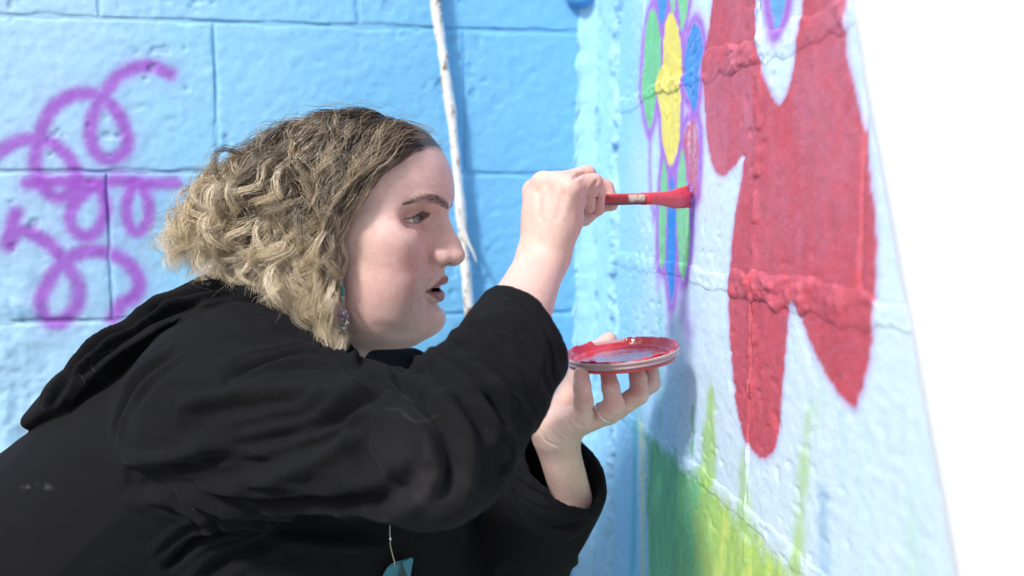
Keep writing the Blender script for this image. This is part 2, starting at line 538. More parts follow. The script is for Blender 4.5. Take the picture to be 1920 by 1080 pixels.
def paint_mural(y, z):
    n1 = fbm2(y * 7, z * 7, 4, 13)
    n2 = fbm2(y * 60, z * 60, 3, 19)
    n3 = fbm2(y * 110, z * 34, 3, 23)
    sp = rng.random(y.shape)
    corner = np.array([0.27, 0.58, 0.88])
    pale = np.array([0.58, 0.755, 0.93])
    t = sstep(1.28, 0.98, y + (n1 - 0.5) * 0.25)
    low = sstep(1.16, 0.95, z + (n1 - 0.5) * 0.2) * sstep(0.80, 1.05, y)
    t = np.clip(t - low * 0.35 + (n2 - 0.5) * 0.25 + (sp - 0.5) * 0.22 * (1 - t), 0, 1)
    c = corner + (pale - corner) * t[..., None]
    wob = (n2 - 0.5) * 0.006 + (fbm2(y * 190, z * 190, 2, 5) - 0.5) * 0.004

    def over(c, col, a):
        return c + (np.asarray(col) - c) * np.clip(a, 0, 1)[..., None]
    for poly, col in DROPS + [(RED_P, None), (DROP, None)]:
        d = sdist(y, z, poly)
        c = over(c, VIO, np.exp(-((d - 0.007) / 0.0085) ** 2) * 0.80 + np.exp(-(np.maximum(d, 0) / 0.020) ** 2) * 0.22)
    for poly, r, s in VLINES:
        d = seg_dist(y, z, poly)
        c = over(c, VIO, np.exp(-(d / r) ** 2) * s)
    for poly, col in DROPS:
        d = sdist(y, z, poly) + wob
        cov = sstep(0.0015, -0.0015, d) * (0.96 - 0.35 * (sp > 0.93))
        c = over(c, np.array(col) * (0.88 + 0.24 * n3)[..., None], cov)
    d = sdist(y, z, RED_P) + wob
    redc = np.array([0.50, 0.12, 0.20])
    c = over(c, redc, sstep(0.002, -0.002, d) * (0.55 + 0.40 * sstep(0.40, 0.62, n3 + (sp - 0.5) * 0.45)))
    # the big red shape, brushed, with a white notch
    dr = sdist(y, z, RED)
    dn = sdist(y, z, NOTCH)
    c = over(c, VIO, np.exp(-(np.maximum(np.maximum(dr, -dn), 0) / 0.005) ** 2) * 0.45)
    streak = fbm2(y * 30 + n1 * 3, z * 9, 4, 33)
    br = np.clip((streak - 0.35) * 1.6, 0, 1)
    red = np.array([0.48, 0.068, 0.098]) * (0.85 + 0.30 * n3)[..., None]
    red = over(red, (0.50, 0.20, 0.33), br * 0.60 * sstep(1.10, 1.30, z) + 0.22 * (sp > 0.85))
    red = over(red, (0.62, 0.055, 0.075), sstep(0.56, 0.72, n2) * 0.22)
    c = over(c, red, sstep(0.0015, -0.0015, np.maximum(dr, -dn) + wob * 0.6) * 0.97)
    dd = sdist(y, z, DROP)
    c = over(c, VIO, np.exp(-((dd - 0.006) / 0.009) ** 2) * 0.6)
    c = over(c, (0.10, 0.36, 0.72), sstep(0.003, -0.002, dd + wob) * 0.9)
    # grass
    dg = sdist(y, z, GRASS) + (n2 - 0.5) * 0.03
    cov = sstep(0.016, -0.018, dg + (sp - 0.5) * 0.012)
    gy = sstep(0.965, 0.86, y + (n3 - 0.5) * 0.12)
    gcol = np.array([0.12, 0.44, 0.18]) + (np.array([0.38, 0.62, 0.12]) - np.array([0.12, 0.44, 0.18])) * np.clip(gy, 0, 1)[..., None]
    gcol = gcol * (0.7 + 0.6 * n3)[..., None]
    gcol = over(gcol, (0.62, 0.72, 0.14), sstep(0.66, 0.78, n3 + (sp - 0.5) * 0.1) * gy)
    c = over(c, gcol, cov * (0.95 - 0.15 * (sp > 0.9)))
    for poly, col, soft, a in BLADES:
        d = sdist(y, z, smooth_poly(poly, 4)) + (n2 - 0.5) * 0.012
        c = over(c, col, sstep(soft, -soft, d) * a)
    for poly, r, col, a in STREAKS:
        d = seg_dist(y, z, poly)
        c = over(c, col, np.exp(-(d / r) ** 2) * a * (0.7 + 0.6 * (n2 - 0.2)))
    # drops and specks of other colours
    spk = sstep(0.93, 0.96, noise2(y * 170, z * 170, 77)) * 0.5 * (t < 0.9)
    c = over(c, (0.10, 0.30, 0.52), spk)
    return c


def relief_mural(y, z, seed):
    h = (fbm2(y * 9, z * 9, 3, 131) - 0.5) * 0.003
    h += (fbm2(y * 110, z * 130, 2, 141) - 0.5) * 0.0011
    pits = sstep(0.68, 0.76, fbm2(y * 90, z * 90, 2, 151)) * sstep(0.45, 0.7, noise2(y * 10, z * 10, 161))
    h -= pits * 0.0014
    # thick runs of paint down the red shape
    h += np.exp(-((y - VRUN[0]) / 0.006) ** 2) * 0.003 * sstep(0.35, 0.6, noise2(y * 90, z * 70, 171))
    return h


VRUN = [on_mural([(1418, 330)])[0, 0]]


def place_mural(y, h, z):
    yy = np.maximum(y, end_y(z) + 0.001)
    return np.stack([XM - h, yy, z], -1)


place_mural.flip = True
mural = empty('mural_wall', (XM + 0.05, 0.95, 0), label='pale blue masonry wall with a half-painted mural of red shape, flower petals and grass', cat='wall', kind='thing')
HJ = [on_mural([p])[0, 0] for p in ((1418, 330), (1296, 200))]
for r in range(len(JOINT_Z) - 1):
    z0, z1 = JOINT_Z[r], JOINT_Z[r + 1]
    off = HJ[0] if r % 2 == 0 else HJ[0] + BLOCK / 2
    for ky in range(-2, 4):
        y0 = off + ky * BLOCK
        y1 = min(y0 + BLOCK, YB + 0.02)
        emin = min(end_y(z0), end_y(z1))
        if y1 < emin + 0.02 or y0 > YB - 0.03:
            continue
        y0 = max(y0, emin)
        fine = z1 > 0.78 and z0 < 1.72
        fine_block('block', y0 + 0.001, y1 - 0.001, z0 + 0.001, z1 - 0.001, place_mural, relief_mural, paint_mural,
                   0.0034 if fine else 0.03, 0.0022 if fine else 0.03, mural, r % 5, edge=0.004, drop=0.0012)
# bed joints: mortar squeezed out proud of the blocks, lumpy, painted over
for r, zc in enumerate(JOINT_Z):
    if not 0.7 < zc < 1.75:
        continue
    y0 = end_y(zc) + 0.002
    ny, nz = int((YB - y0) / 0.0024), 23
    y = np.linspace(y0, YB - 0.01, ny)
    w = np.linspace(-1, 1, nz)
    Y, W = np.meshgrid(y, w, indexing='ij')
    inred = sstep(0.010, -0.006, sdist(Y, zc + 0 * Y, RED))
    half = (0.008 + 0.013 * fbm2(Y * 24, Y * 0 + r * 7.7, 3, 91)) * (1 + 0.35 * inred)
    half = half * (0.75 + 0.5 * noise2(Y * 60, np.sign(W) * 3 + r, 93))
    Z = zc + W * half + (noise2(Y * 9, Y * 0 + r * 3.3, 95) - 0.5) * 0.012
    amp = 0.0008 + (0.0020 + 0.0014 * inred) * sstep(0.38, 0.72, fbm2(Y * 16, Z * 6 + r, 3, 97))
    inked = np.clip(sstep(0.004, -0.004, np.minimum(sdist(Y, Z, RED), sdist(Y, Z, YELLOW))), 0, 1)
    amp = amp * (0.30 + 0.70 * inked)
    lump = 0.65 * fbm2(Y * 150, Z * 170, 3, 99) + 0.35 * fbm2(Y * 60, Z * 80, 2, 98)
    H = -0.0035 + 0.0044 * (1 - W ** 4) + amp * np.clip(1.25 - np.abs(W) ** 2.2 * 1.25, 0, 1) * (-0.35 + 2.5 * lump) + relief_mural(Y, Z, 0)
    pm = paint_mural(Y, Z)
    pm = pm + (np.clip(pm * 1.12 + 0.01, 0, 0.9) - pm) * sstep(0.50, 0.68, lump)[..., None]      # slightly lighter on the lumps
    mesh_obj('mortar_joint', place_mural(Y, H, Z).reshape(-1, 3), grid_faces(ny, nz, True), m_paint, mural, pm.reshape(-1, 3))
# end of the wall, its splay added to catch the sun and burn out, and core
zz = np.linspace(0, 2.35, 120)
xx = np.linspace(0, 1, 24)
ZZ, WW = np.meshgrid(zz, xx, indexing='ij')
WW = WW * 1.12 - 0.12                               # the render turns the corner a little way on to the painted face
XX = np.where(WW < 0, XM - 0.0040 + 0.004 * sstep(-0.05, -0.12, WW), XM - 0.0040 + WW * 0.20)
YY = end_y(ZZ) - WW * 0.20 + (fbm2(XX * 30, ZZ * 30, 3, 201) - 0.5) * 0.003
mesh_obj('end_face', np.stack([XX, YY, ZZ], -1).reshape(-1, 3), grid_faces(120, 24, True), m_end, mural,
         (np.array([0.82, 0.83, 0.84]) + (np.array([0.76, 0.82, 0.88]) - np.array([0.82, 0.83, 0.84])) * sstep(0.002, -0.006, WW)[..., None]).reshape(-1, 3))
pts = [(XM + 0.012, end_y(0) + 0.01, 0), (XM + 0.19, end_y(0) + 0.01, 0), (XM + 0.19, YB + 0.18, 0), (XM + 0.012, YB + 0.18, 0),
       (XM + 0.012, end_y(2.3) + 0.01, 2.3), (XM + 0.19, end_y(2.3) + 0.01, 2.3), (XM + 0.19, YB + 0.18, 2.3), (XM + 0.012, YB + 0.18, 2.3)]
mesh_obj('wall_core', pts, [(3, 2, 1, 0), (4, 5, 6, 7), (0, 1, 5, 4), (1, 2, 6, 5), (2, 3, 7, 6), (3, 0, 4, 7)], bpy.data.materials['raw_block'], mural, smooth=False)
SP = 0.2
pts = [(XM + 0.004, end_y(0) + 0.004, 0), (XM + SP, end_y(0) - SP + 0.012, 0), (XM + SP + 0.1, end_y(0) - SP + 0.11, 0), (XM + 0.19, end_y(0) + 0.02, 0)]
pts += [(x, y + end_y(2.34) - end_y(0), 2.34) for x, y, z in pts]
mesh_obj('end_core', pts, [(3, 2, 1, 0), (4, 5, 6, 7), (0, 1, 5, 4), (1, 2, 6, 5), (2, 3, 7, 6), (3, 0, 4, 7)], bpy.data.materials['raw_block'], mural, smooth=False)
# mortar fillet that closes the inner corner
nz, na = 560, 46
z = np.linspace(0.6, 1.8, nz)
a = np.linspace(0, 1, na)
ZZ, AA = np.meshgrid(z, a, indexing='ij')
wl = 0.050 + 0.006 * (noise2(ZZ * 9, ZZ * 0, 211) - 0.5) + 0.009 * (fbm2(ZZ * 70, ZZ * 0, 3, 213) - 0.5)
wr = 0.095 + 0.03 * (noise2(ZZ * 16, ZZ * 0, 217) - 0.5)
fx = np.where(AA < 0.5, XM - 0.012 - wl * (1 - AA * 2), XM - 0.012 + 0.0 * AA)
curve = np.clip(1 - np.abs(AA - 0.5) * 2, 0, 1)
PX = np.where(AA < 0.5, XM - wl + (wl - 0.016) * (AA * 2), XM - 0.016 + 0.016 * ((AA - 0.5) * 2) ** 1.3)
PY = np.where(AA < 0.5, YB - 0.016 * (AA * 2) ** 1.3, YB - 0.016 - (wr - 0.016) * ((AA - 0.5) * 2))
edge_l = np.exp(-((AA - 0.02) / 0.05) ** 2)
edge_r = np.exp(-((AA - 0.93) / 0.09) ** 2) + 0.6 * np.exp(-((AA - 0.52) / 0.06) ** 2)
lumps = fbm2(ZZ * 60, AA * 14, 4, 221)
pit = sstep(0.60, 0.72, fbm2(ZZ * 30, AA * 9, 3, 231))
H = 0.0015 + edge_l * 0.008 * (lumps - 0.42) - edge_l * 0.008 * pit + edge_r * (0.020 * (lumps - 0.42) - 0.012 * pit) + (lumps - 0.5) * 0.0015
H = np.where((AA <= 0) | (AA >= 1), -0.004, H)
lw = sstep(0.35, 0.65, AA)
PX2 = PX - H * lw
PY2 = PY - H * (1 - lw)
col = np.array([0.30, 0.61, 0.90]) * np.ones(ZZ.shape + (1,)) * (0.92 + 0.16 * lumps)[..., None]
col = col + (np.array([0.05, 0.24, 0.50]) - col) * (np.clip(edge_r * pit, 0, 1) * 0.6)[..., None]
mesh_obj('corner_fillet', np.stack([PX2, PY2, ZZ], -1).reshape(-1, 3), grid_faces(nz, na), m_paint, mural, col.reshape(-1, 3))

# ================================================================== implicit modelling: fields on a grid, then a surface
class Field:
    def __init__(self, lo, hi, h, big=0.06):
        self.lo, self.h, self.big = np.asarray(lo, float), h, big
        n = np.ceil((np.asarray(hi, float) - self.lo) / h).astype(int) + 1
        self.ax = [(self.lo[i] + np.arange(n[i]) * h).astype(np.float32) for i in range(3)]
        self.f = np.full(n, big, np.float32)

    def sub(self, lo, hi):
        sl = []
        for i in range(3):
            a = max(int(np.floor((lo[i] - self.lo[i]) / self.h)), 0)
            b = min(int(np.ceil((hi[i] - self.lo[i]) / self.h)) + 1, self.f.shape[i])
            if b <= a:
                return None
            sl.append(slice(a, b))
        sl = tuple(sl)
        return sl, (self.ax[0][sl[0]][:, None, None], self.ax[1][sl[1]][None, :, None], self.ax[2][sl[2]][None, None, :])

    def put(self, lo, hi, fn, k=0.0, mode='add', pad=None):
        pad = max(k, 0.004) * 1.5 + self.h * 2 if pad is None else pad
        s = self.sub(np.asarray(lo) - pad, np.asarray(hi) + pad)
        if s is None:
            return
        sl, (x, y, z) = s
        d = fn(x, y, z).astype(np.float32)
        f = self.f[sl]
        self.f[sl] = smin(f, d, k) if mode == 'add' else -smin(-f, d, k)

    # primitives
    def cone(self, a, b, ra, rb, k=0.0, mode='add'):
        a, b = np.asarray(a, float), np.asarray(b, float)
        r = max(ra, rb)
        self.put(np.minimum(a, b) - r, np.maximum(a, b) + r, lambda x, y, z: d_cone(x, y, z, a, b, ra, rb), k, mode)

    def ell(self, c, r, k=0.0, mode='add', rot=None):
        c, r = np.asarray(c, float), np.asarray(r, float)
        m = r if rot is None else np.full(3, r.max())
        self.put(c - m, c + m, lambda x, y, z: d_ell(x, y, z, c, r, rot), k, mode)

    def chain(self, pts, rad, k=0.0, mode='add', k_in=None):
        pts = [np.asarray(p, float) for p in pts]
        lo = np.min(pts, 0) - max(rad)
        hi = np.max(pts, 0) + max(rad)

        def fn(x, y, z):
            d = None
            for i in range(len(pts) - 1):
                e = d_cone(x, y, z, pts[i], pts[i + 1], rad[i], rad[i + 1])
                d = e if d is None else (np.minimum(d, e) if not k_in else smin(d, e, k_in))
            return d
        self.put(lo, hi, fn, k, mode)


def smin(a, b, k):
    if k <= 0:
        return np.minimum(a, b)
    h = np.clip(0.5 + 0.5 * (b - a) / k, 0, 1)
    return b + (a - b) * h - k * h * (1 - h)


def d_cone(x, y, z, a, b, ra, rb):
    e = b - a
    L = float(e @ e) + 1e-12
    t = np.clip(((x - a[0]) * e[0] + (y - a[1]) * e[1] + (z - a[2]) * e[2]) / L, 0, 1)
    return np.sqrt((x - a[0] - t * e[0]) ** 2 + (y - a[1] - t * e[1]) ** 2 + (z - a[2] - t * e[2]) ** 2) - (ra + (rb - ra) * t)


def d_ell(x, y, z, c, r, rot=None):
    x, y, z = x - c[0], y - c[1], z - c[2]
    if rot is not None:
        R = np.asarray(rot)
        x, y, z = (R[0, 0] * x + R[0, 1] * y + R[0, 2] * z, R[1, 0] * x + R[1, 1] * y + R[1, 2] * z, R[2, 0] * x + R[2, 1] * y + R[2, 2] * z)
    k0 = np.sqrt((x / r[0]) ** 2 + (y / r[1]) ** 2 + (z / r[2]) ** 2)
    k1 = np.sqrt((x / r[0] ** 2) ** 2 + (y / r[1] ** 2) ** 2 + (z / r[2] ** 2) ** 2) + 1e-6
    return k0 * (k0 - 1) / k1


def surface(f, lo, h):
    """naive surface nets: one vertex in each mixed cell, one quad across each crossed edge"""
    s = f < 0
    nx, ny, nz = f.shape
    cnt = np.zeros((nx - 1, ny - 1, nz - 1), np.int8)
    for a in (0, 1):
        for b in (0, 1):
            for c in (0, 1):
                cnt += s[a:nx - 1 + a, b:ny - 1 + b, c:nz - 1 + c]
    I = np.argwhere((cnt > 0) & (cnt < 8))
    idx = np.full(cnt.shape, -1, np.int32)
    idx[I[:, 0], I[:, 1], I[:, 2]] = np.arange(len(I))
    corner = {}
    for a in (0, 1):
        for b in (0, 1):
            for c in (0, 1):
                corner[a, b, c] = f[I[:, 0] + a, I[:, 1] + b, I[:, 2] + c]
    acc = np.zeros((len(I), 3), np.float32)
    num = np.zeros(len(I), np.float32)
    for ax in range(3):
        for p in (0, 1):
            for q in (0, 1):
                o = [p, q]
                c0 = o[:ax] + [0] + o[ax:]
                c1 = o[:ax] + [1] + o[ax:]
                fa, fb = corner[tuple(c0)], corner[tuple(c1)]
                m = (fa < 0) != (fb < 0)
                t = np.where(m, fa / np.where(m, fa - fb, 1), 0)
                for j in range(3):
                    acc[:, j] += np.where(m, (t if j == ax else c0[j]), 0)
                num += m
    V = lo + (I + acc / num[:, None]) * h
    F = []
    for ax in range(3):
        sl0 = [slice(1, -1)] * 3
        sl1 = [slice(1, -1)] * 3
        sl0[ax], sl1[ax] = slice(0, -1), slice(1, None)
        s0, s1 = s[tuple(sl0)], s[tuple(sl1)]
        E = np.argwhere(s0 != s1)
        sg = s0[E[:, 0], E[:, 1], E[:, 2]]
        base = E.copy()
        for j in range(3):
            if j != ax:
                base[:, j] += 1
        u, v = (ax + 1) % 3, (ax + 2) % 3
        quad = []
        for du, dv in ((-1, -1), (0, -1), (0, 0), (-1, 0)):
            c = base.copy()
            c[:, u] += du
            c[:, v] += dv
            quad.append(idx[c[:, 0], c[:, 1], c[:, 2]])
        q = np.stack(quad, 1)
        q[~sg] = q[~sg][:, ::-1]
        F.append(q[(q >= 0).all(1)])
    return V.astype(np.float32), np.concatenate(F)


def relax(V, F, it=2, lam=0.5):
    n = len(V)
    e = np.concatenate([F[:, [0, 1]], F[:, [1, 2]], F[:, [2, 3]], F[:, [3, 0]]])
    deg = np.bincount(e[:, 0], minlength=n) + np.bincount(e[:, 1], minlength=n)
    deg = np.maximum(deg, 1)
    for _ in range(it):
        new = np.empty_like(V)
        for j in range(3):
            new[:, j] = (np.bincount(e[:, 0], V[e[:, 1], j], n) + np.bincount(e[:, 1], V[e[:, 0], j], n)) / deg
        V = V + (new - V) * lam
    return V


def normals(V, F):
    fn = np.cross(V[F[:, 2]] - V[F[:, 0]], V[F[:, 3]] - V[F[:, 1]])
    N = np.zeros_like(V)
    for j in range(4):
        for c in range(3):
            N[:, c] += np.bincount(F[:, j], fn[:, c], len(V))
    return N / (np.linalg.norm(N, axis=1)[:, None] + 1e-12)


class Caster:
    def __init__(self, V, F):
        self.t = BVHTree.FromPolygons([tuple(map(float, v)) for v in V], F.tolist())

    def line(self, px, n=5):
        """photograph polyline -> the points of the surface it runs along"""
        p = smooth_poly(px, n, False)
        out = []
        for d in ray(p[:, 0], p[:, 1]):
            hit = self.t.ray_cast(Vector(CAMP), Vector(d).normalized())
            if hit[0] is not None:
                out.append(np.array(hit[0]))
        return np.array(out)


def crease(V, N, line, amp, w, prof='crease', max_n=0.2, taper=True):
    """displacement of the vertices along their normals round a 3-D polyline"""
    if len(line) < 2:
        return np.zeros(len(V))
    lo, hi = line.min(0) - 4 * w, line.max(0) + 4 * w
    m = np.where(((V > lo) & (V < hi)).all(1))[0]
    if not len(m):
        return np.zeros(len(V))
    P = V[m]
    best = np.full(len(m), 1e9)
    bt = np.zeros(len(m))
    n = len(line)
    for i in range(n - 1):
        a, e = line[i], line[i + 1] - line[i]
        if e @ e > 0.05 ** 2:
            continue
        t = np.clip(((P - a) @ e) / (e @ e + 1e-12), 0, 1)
        d = np.linalg.norm(P - a - t[:, None] * e, axis=1)
        k = d < best
        best[k] = d[k]
        bt[k] = (i + t[k]) / (n - 1)
    tp = np.clip(np.minimum(bt, 1 - bt) * 5, 0, 1) ** 0.7 if taper else 1.0
    if prof == 'crease':
        r = -np.exp(-(best / w) ** 2) + 0.45 * np.exp(-((best - 2.0 * w) / (0.9 * w)) ** 2)
    else:
        r = np.exp(-(best / w) ** 2)
    out = np.zeros(len(V))
    out[m] = amp * r * tp
    return out

# ================================================================== the person
person = empty('person', (-0.25, 0.92, 0), label='woman with curly blond hair in a black hooded top, leaning in to paint the wall', cat='person')
MM = 0.001
YAW = math.radians(18)
HO = at(700, 407, 0.90)                                   # head origin: mid-plane, at eye height
HW = np.array([math.cos(YAW), -math.sin(YAW), 0.0])       # forward
HU = np.array([-math.sin(YAW), -math.cos(YAW), 0.0])      # her right, towards the camera
HV = np.array([0, 0, 1.0])


def head_to_world(P):
    return HO + MM * (P[:, :1] * HU + P[:, 1:2] * HV + P[:, 2:3] * HW)


def world_to_head(P):
    q = (np.asarray(P) - HO) / MM
    return np.stack([q @ HU, q @ HV, q @ HW], -1)


hh = 1.3
hf = Field((-2 * hh, -185, -122), (92, 112, 104), hh, big=30.0)
kv = [-128, -122, -117, -110, -100, -91, -80, -70, -60, -50, -35, -15, 0, 10, 20, 33, 52, 69, 85, 100]
kF = [30, 54, 65, 70, 69.5, 66, 64, 64, 64.5, 64.5, 63.5, 65, 71, 79, 83.5, 81.6, 76, 69, 57, 35]
kW = [32, 42, 47, 52, 56, 58.5, 61.5, 64, 66, 67.5, 69.5, 71, 71.5, 72, 72, 72, 70, 66, 58, 40]


def face_loft(u, v, w):
    F = np.interp(v, kv, kF)
    Wd = np.interp(v, kv, kW)
    c = -12.0
    a = np.where(w > c, F - c, 75.0)
    p = 1.98
    r = ((np.abs(u) / Wd) ** p + (np.abs(w - c) / a) ** p) ** (1 / p)
    d = (r - 1) * np.minimum(a, Wd) * 0.92
    d = np.maximum(d, -(v + 124))
    return -smin(-d, -(v - 96) + 0 * d, 12.0)


hf.put((0, -128, -90), (80, 100, 90), lambda u, v, w: face_loft(u, v, w), 0, pad=14)
hf.ell((0, 35, -14), (74, 67, 94), 14)
hf.chain([(0, -45, -36), (0, -120, -62), (0, -190, -100)], [55, 56, 60], 22)
hf.ell((0, -116, 16), (44, 20, 46), 20)
hf.ell((38, -39, 36), (23, 23, 21), 24)
hf.ell((42, -62, 26), (24, 30, 30), 24)                    # cheek
hf.ell((42, -86, 12), (22, 28, 36), 26)                    # jowl
hf.ell((52, -18, 32), (16, 18, 26), 24)                    # cheekbone
hf.ell((22, 15, 60), (25, 9, 13), 10)                      # brow ridge
hf.ell((44, -3, 70), (21, 10.5, 23), 14, 'sub')             # socket
hf.ell((18, -5, 72), (6, 9, 10), 6, 'sub')                 # inner corner by the nose
EC = np.array([31.0, 0.0, 46.0])                           # eyeball centre
hf.ell(EC, (13.9, 13.3, 13.6), 4)                          # lids
hf.ell((32, -15, 51), (14, 5, 7), 7)                     # bag under the eye
# nose
hf.chain([(0, 4, 71), (0, -12, 75), (0, -28, 82), (0, -37.5, 86.2)], [8.0, 8.3, 9.6, 10.4], 7, k_in=5)
hf.chain([(0, 2, 62), (0, -20, 64), (0, -38, 67)], [9, 12.5, 14], 7)
hf.ell((0, -40.5, 86.0), (9.5, 6.8, 9.6), 5)
hf.ell((13.2, -39.5, 74), (6.6, 8.6, 11), 2.6)           # wing
hf.ell((6.5, -39.5, 81), (6.5, 7.0, 9), 5)
hf.ell((0, -46.5, 78), (4, 4, 12), 3.0)                    # columella
hf.ell((8.2, -48.5, 78.5), (3.6, 4.2, 7.0), 1.6, 'sub')    # nostril
# mouth
hf.ell((0, -58, 62), (25, 11, 12.5), 9)                      # upper lip mass
hf.ell((0, -57, 79.5), (2.6, 7, 3), 3.0, 'sub')            # philtrum
hf.chain([(0, -64.0, 74.3), (11, -65.0, 71.0), (19, -69.0, 66), (27, -74, 60)], [5.4, 5.3, 4.5, 2.6], 2.4)
hf.chain([(0, -82, 69.6), (11, -81, 67.4), (19, -78, 63.6), (26.5, -74.5, 59.5)], [5.8, 5.7, 4.7, 2.6], 2.6)
hf.ell((0, -94, 69), (20, 5, 5), 4, 'sub')                 # hollow under the lip
hf.ell((0, -104, 60.5), (19, 13, 14), 8)                   # chin
hf.chain([(0, -73.2, 76), (11, -73.2, 72.4), (19, -73.6, 67.4), (26.5, -74.2, 62.0)], [4.0, 3.6, 2.6, 1.2], 0.9, 'sub')
hf.ell((0, -73, 58), (19, 5, 12), 1.5, 'sub')              # mouth cavity
# ear
hf.ell((72, -14, -26), (6, 29, 16), 4, rot=Matrix.Rotation(math.radians(12), 3, 'X'))
hf.ell((71, -42, -22), (5, 9, 8), 3)
# the eye's opening: an almond cut through the lids
def almond(u, v, w):
    x = (u - 31.0) / 13.2
    up = 4.0 * (1 - np.clip(np.abs(x + 0.05), 0, 1) ** 2.2) + 0.1
    dn = 3.4 * (1 - np.clip(np.abs(x - 0.08), 0, 1) ** 2.0) + 0.1
    vv = v + 1.2 + 1.6 * x * 0.0 + 0.10 * (u - 31)
    d = np.maximum(vv - up, -vv - dn)
    d = np.maximum(d, np.abs(u - 31) - 13.6)
    return np.maximum(d, EC[2] - 5.0 - w)


hf.put((14, -9, 40), (48, 9, 70), almond, 1.0, 'sub')
full = np.concatenate([hf.f[:2:-1], hf.f[2:]], 0)          # mirror: index 2 is u = 0
HVv, HFf = surface(full, np.array([-(hf.f.shape[0] - 3) * hh, hf.lo[1], hf.lo[2]]), hh)
HVv = relax(HVv, HFf, 2, 0.45)


def skin_head(P, N):
    u, v, w = np.abs(P[:, 0]), P[:, 1], P[:, 2]
    g = lambda cu, cv, cw, r: np.exp(-(((u - cu) ** 2 + (v - cv) ** 2 + (w - cw) ** 2) / r ** 2))
    n = noise3(P[:, 0] * 0.09, v * 0.09, w * 0.09, 3) - 0.5
    n2 = noise3(P[:, 0] * 0.45, v * 0.45, w * 0.45, 5) - 0.5
    c = np.array([0.70, 0.50, 0.46]) * np.ones((len(P), 1))

    def over(col, a):
        nonlocal c
        c = c + (np.asarray(col) - c) * np.clip(a, 0, 1)[:, None]
    n4 = noise3(P[:, 0] * 0.2, v * 0.2, w * 0.2, 4) - 0.5
    over((0.60, 0.29, 0.28), 0.62 * g(44, -42, 40, 34) + n * 0.55 + n4 * 0.45 + n2 * 0.35 - 0.02)
    over((0.56, 0.27, 0.25), 0.50 * g(50, -70, 20, 34))
    over((0.60, 0.31, 0.28), 0.45 * g(0, -38, 92, 14) + 0.25 * g(13, -40, 75, 10))
    over((0.60, 0.33, 0.30), 0.28 * g(10, 22, 82, 16))
    over((0.40, 0.20, 0.17), 0.60 * g(33, 10, 58, 9) + 0.42 * g(46, 1, 48, 9))        # lid and outer corner
    over((0.36, 0.20, 0.19), 0.55 * g(24, -10, 57, 7))                                 # under the eye
    lip = (0.30, 0.115, 0.12)
    du = np.interp(u, [0, 11, 19, 26.5], [-59.8, -60.6, -66.2, -72.5])
    dl = np.interp(u, [0, 11, 19, 26], [-87.2, -86.0, -81, -75.5])
    inlip = sstep(-0.6, 1.0, np.minimum(du - v, v - dl)) * (w > 50) * (u < 27)
    over(lip, inlip * 0.92)
    over((0.05, 0.012, 0.012), ((v > -78) & (v < -69.5) & (w < np.interp(u, [0, 11, 19, 25], [70.5, 68, 63.5, 57.5])) & (u < 25) & (w > 40)) * 1.0)
    over((0.14, 0.05, 0.04), 0.9 * np.exp(-(((u - 8.2) / 3.2) ** 2 + ((v + 47.0) / 3.0) ** 2 + ((w - 79) / 6.0) ** 2)))
    # lid margins with lashes
    x = (u - 31.0) / 13.2
    up = 4.6 * (1 - np.clip(np.abs(x + 0.05), 0, 1) ** 2.2)
    dn = -3.6 * (1 - np.clip(np.abs(x - 0.08), 0, 1) ** 2.0)
    vv = v + 1.2 + 0.10 * (u - 31)
    eye = (w > 44) & (np.abs(x) < 1.08)
    over((0.035, 0.018, 0.014), eye * 0.92 * np.exp(-((vv - up - 0.5) / 1.35) ** 2))
    over((0.13, 0.06, 0.05), eye * 0.70 * np.exp(-((vv - dn + 0.4) / 1.1) ** 2))
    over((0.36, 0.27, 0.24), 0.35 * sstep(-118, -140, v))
    # eyebrow ground tone under the hairs
    bw = brow_mask(u, v, w)
    over((0.16, 0.10, 0.08), bw * 0.70)
    scalp = sstep(-4, 6, v - np.interp(w, [-110, -70, -40, -26, -15, 0, 16, 45, 70], [-74, -62, -32, -17, 3, 23, 42, 60, 68]))
    scalp_c = scalp * (w < 82)
    c = c * (1 + n2 * 0.10)[:, None]
    sp = noise3(P[:, 0] * 0.8, v * 0.8, w * 0.8, 15)
    over((0.42, 0.20, 0.16), 0.30 * sstep(0.83, 0.93, sp) * (w > 10))
    over((0.040, 0.030, 0.022), scalp_c * 0.97)
    return c


def brow_line(u):
    return np.interp(u, [4, 12, 22, 34, 46, 56], [10.0, 13.0, 17.0, 20.5, 19.5, 14.0])


def brow_mask(u, v, w):
    half = np.interp(u, [2, 8, 20, 36, 50, 57], [0.5, 3.0, 3.2, 2.4, 1.5, 0.4])
    return np.exp(-np.clip(np.abs(v - brow_line(u)) / half, 0, 4) ** 2.4) * (u > 3) * (u < 57) * (w > 20)

# ------------------------------------------------------------------ hands and forearms (world metres)
def P(x, y, Y):
    return at(x, y, Y)


def rc(x, y, Y):                                           # crop of the brush hand
    return at(980 + x / 4.91, 300 + y / 4.91, Y)


def lc(x, y, Y):                                           # crop of the lid hand
    return at(990 + x / 4.91, 610 + y / 4.91, Y)


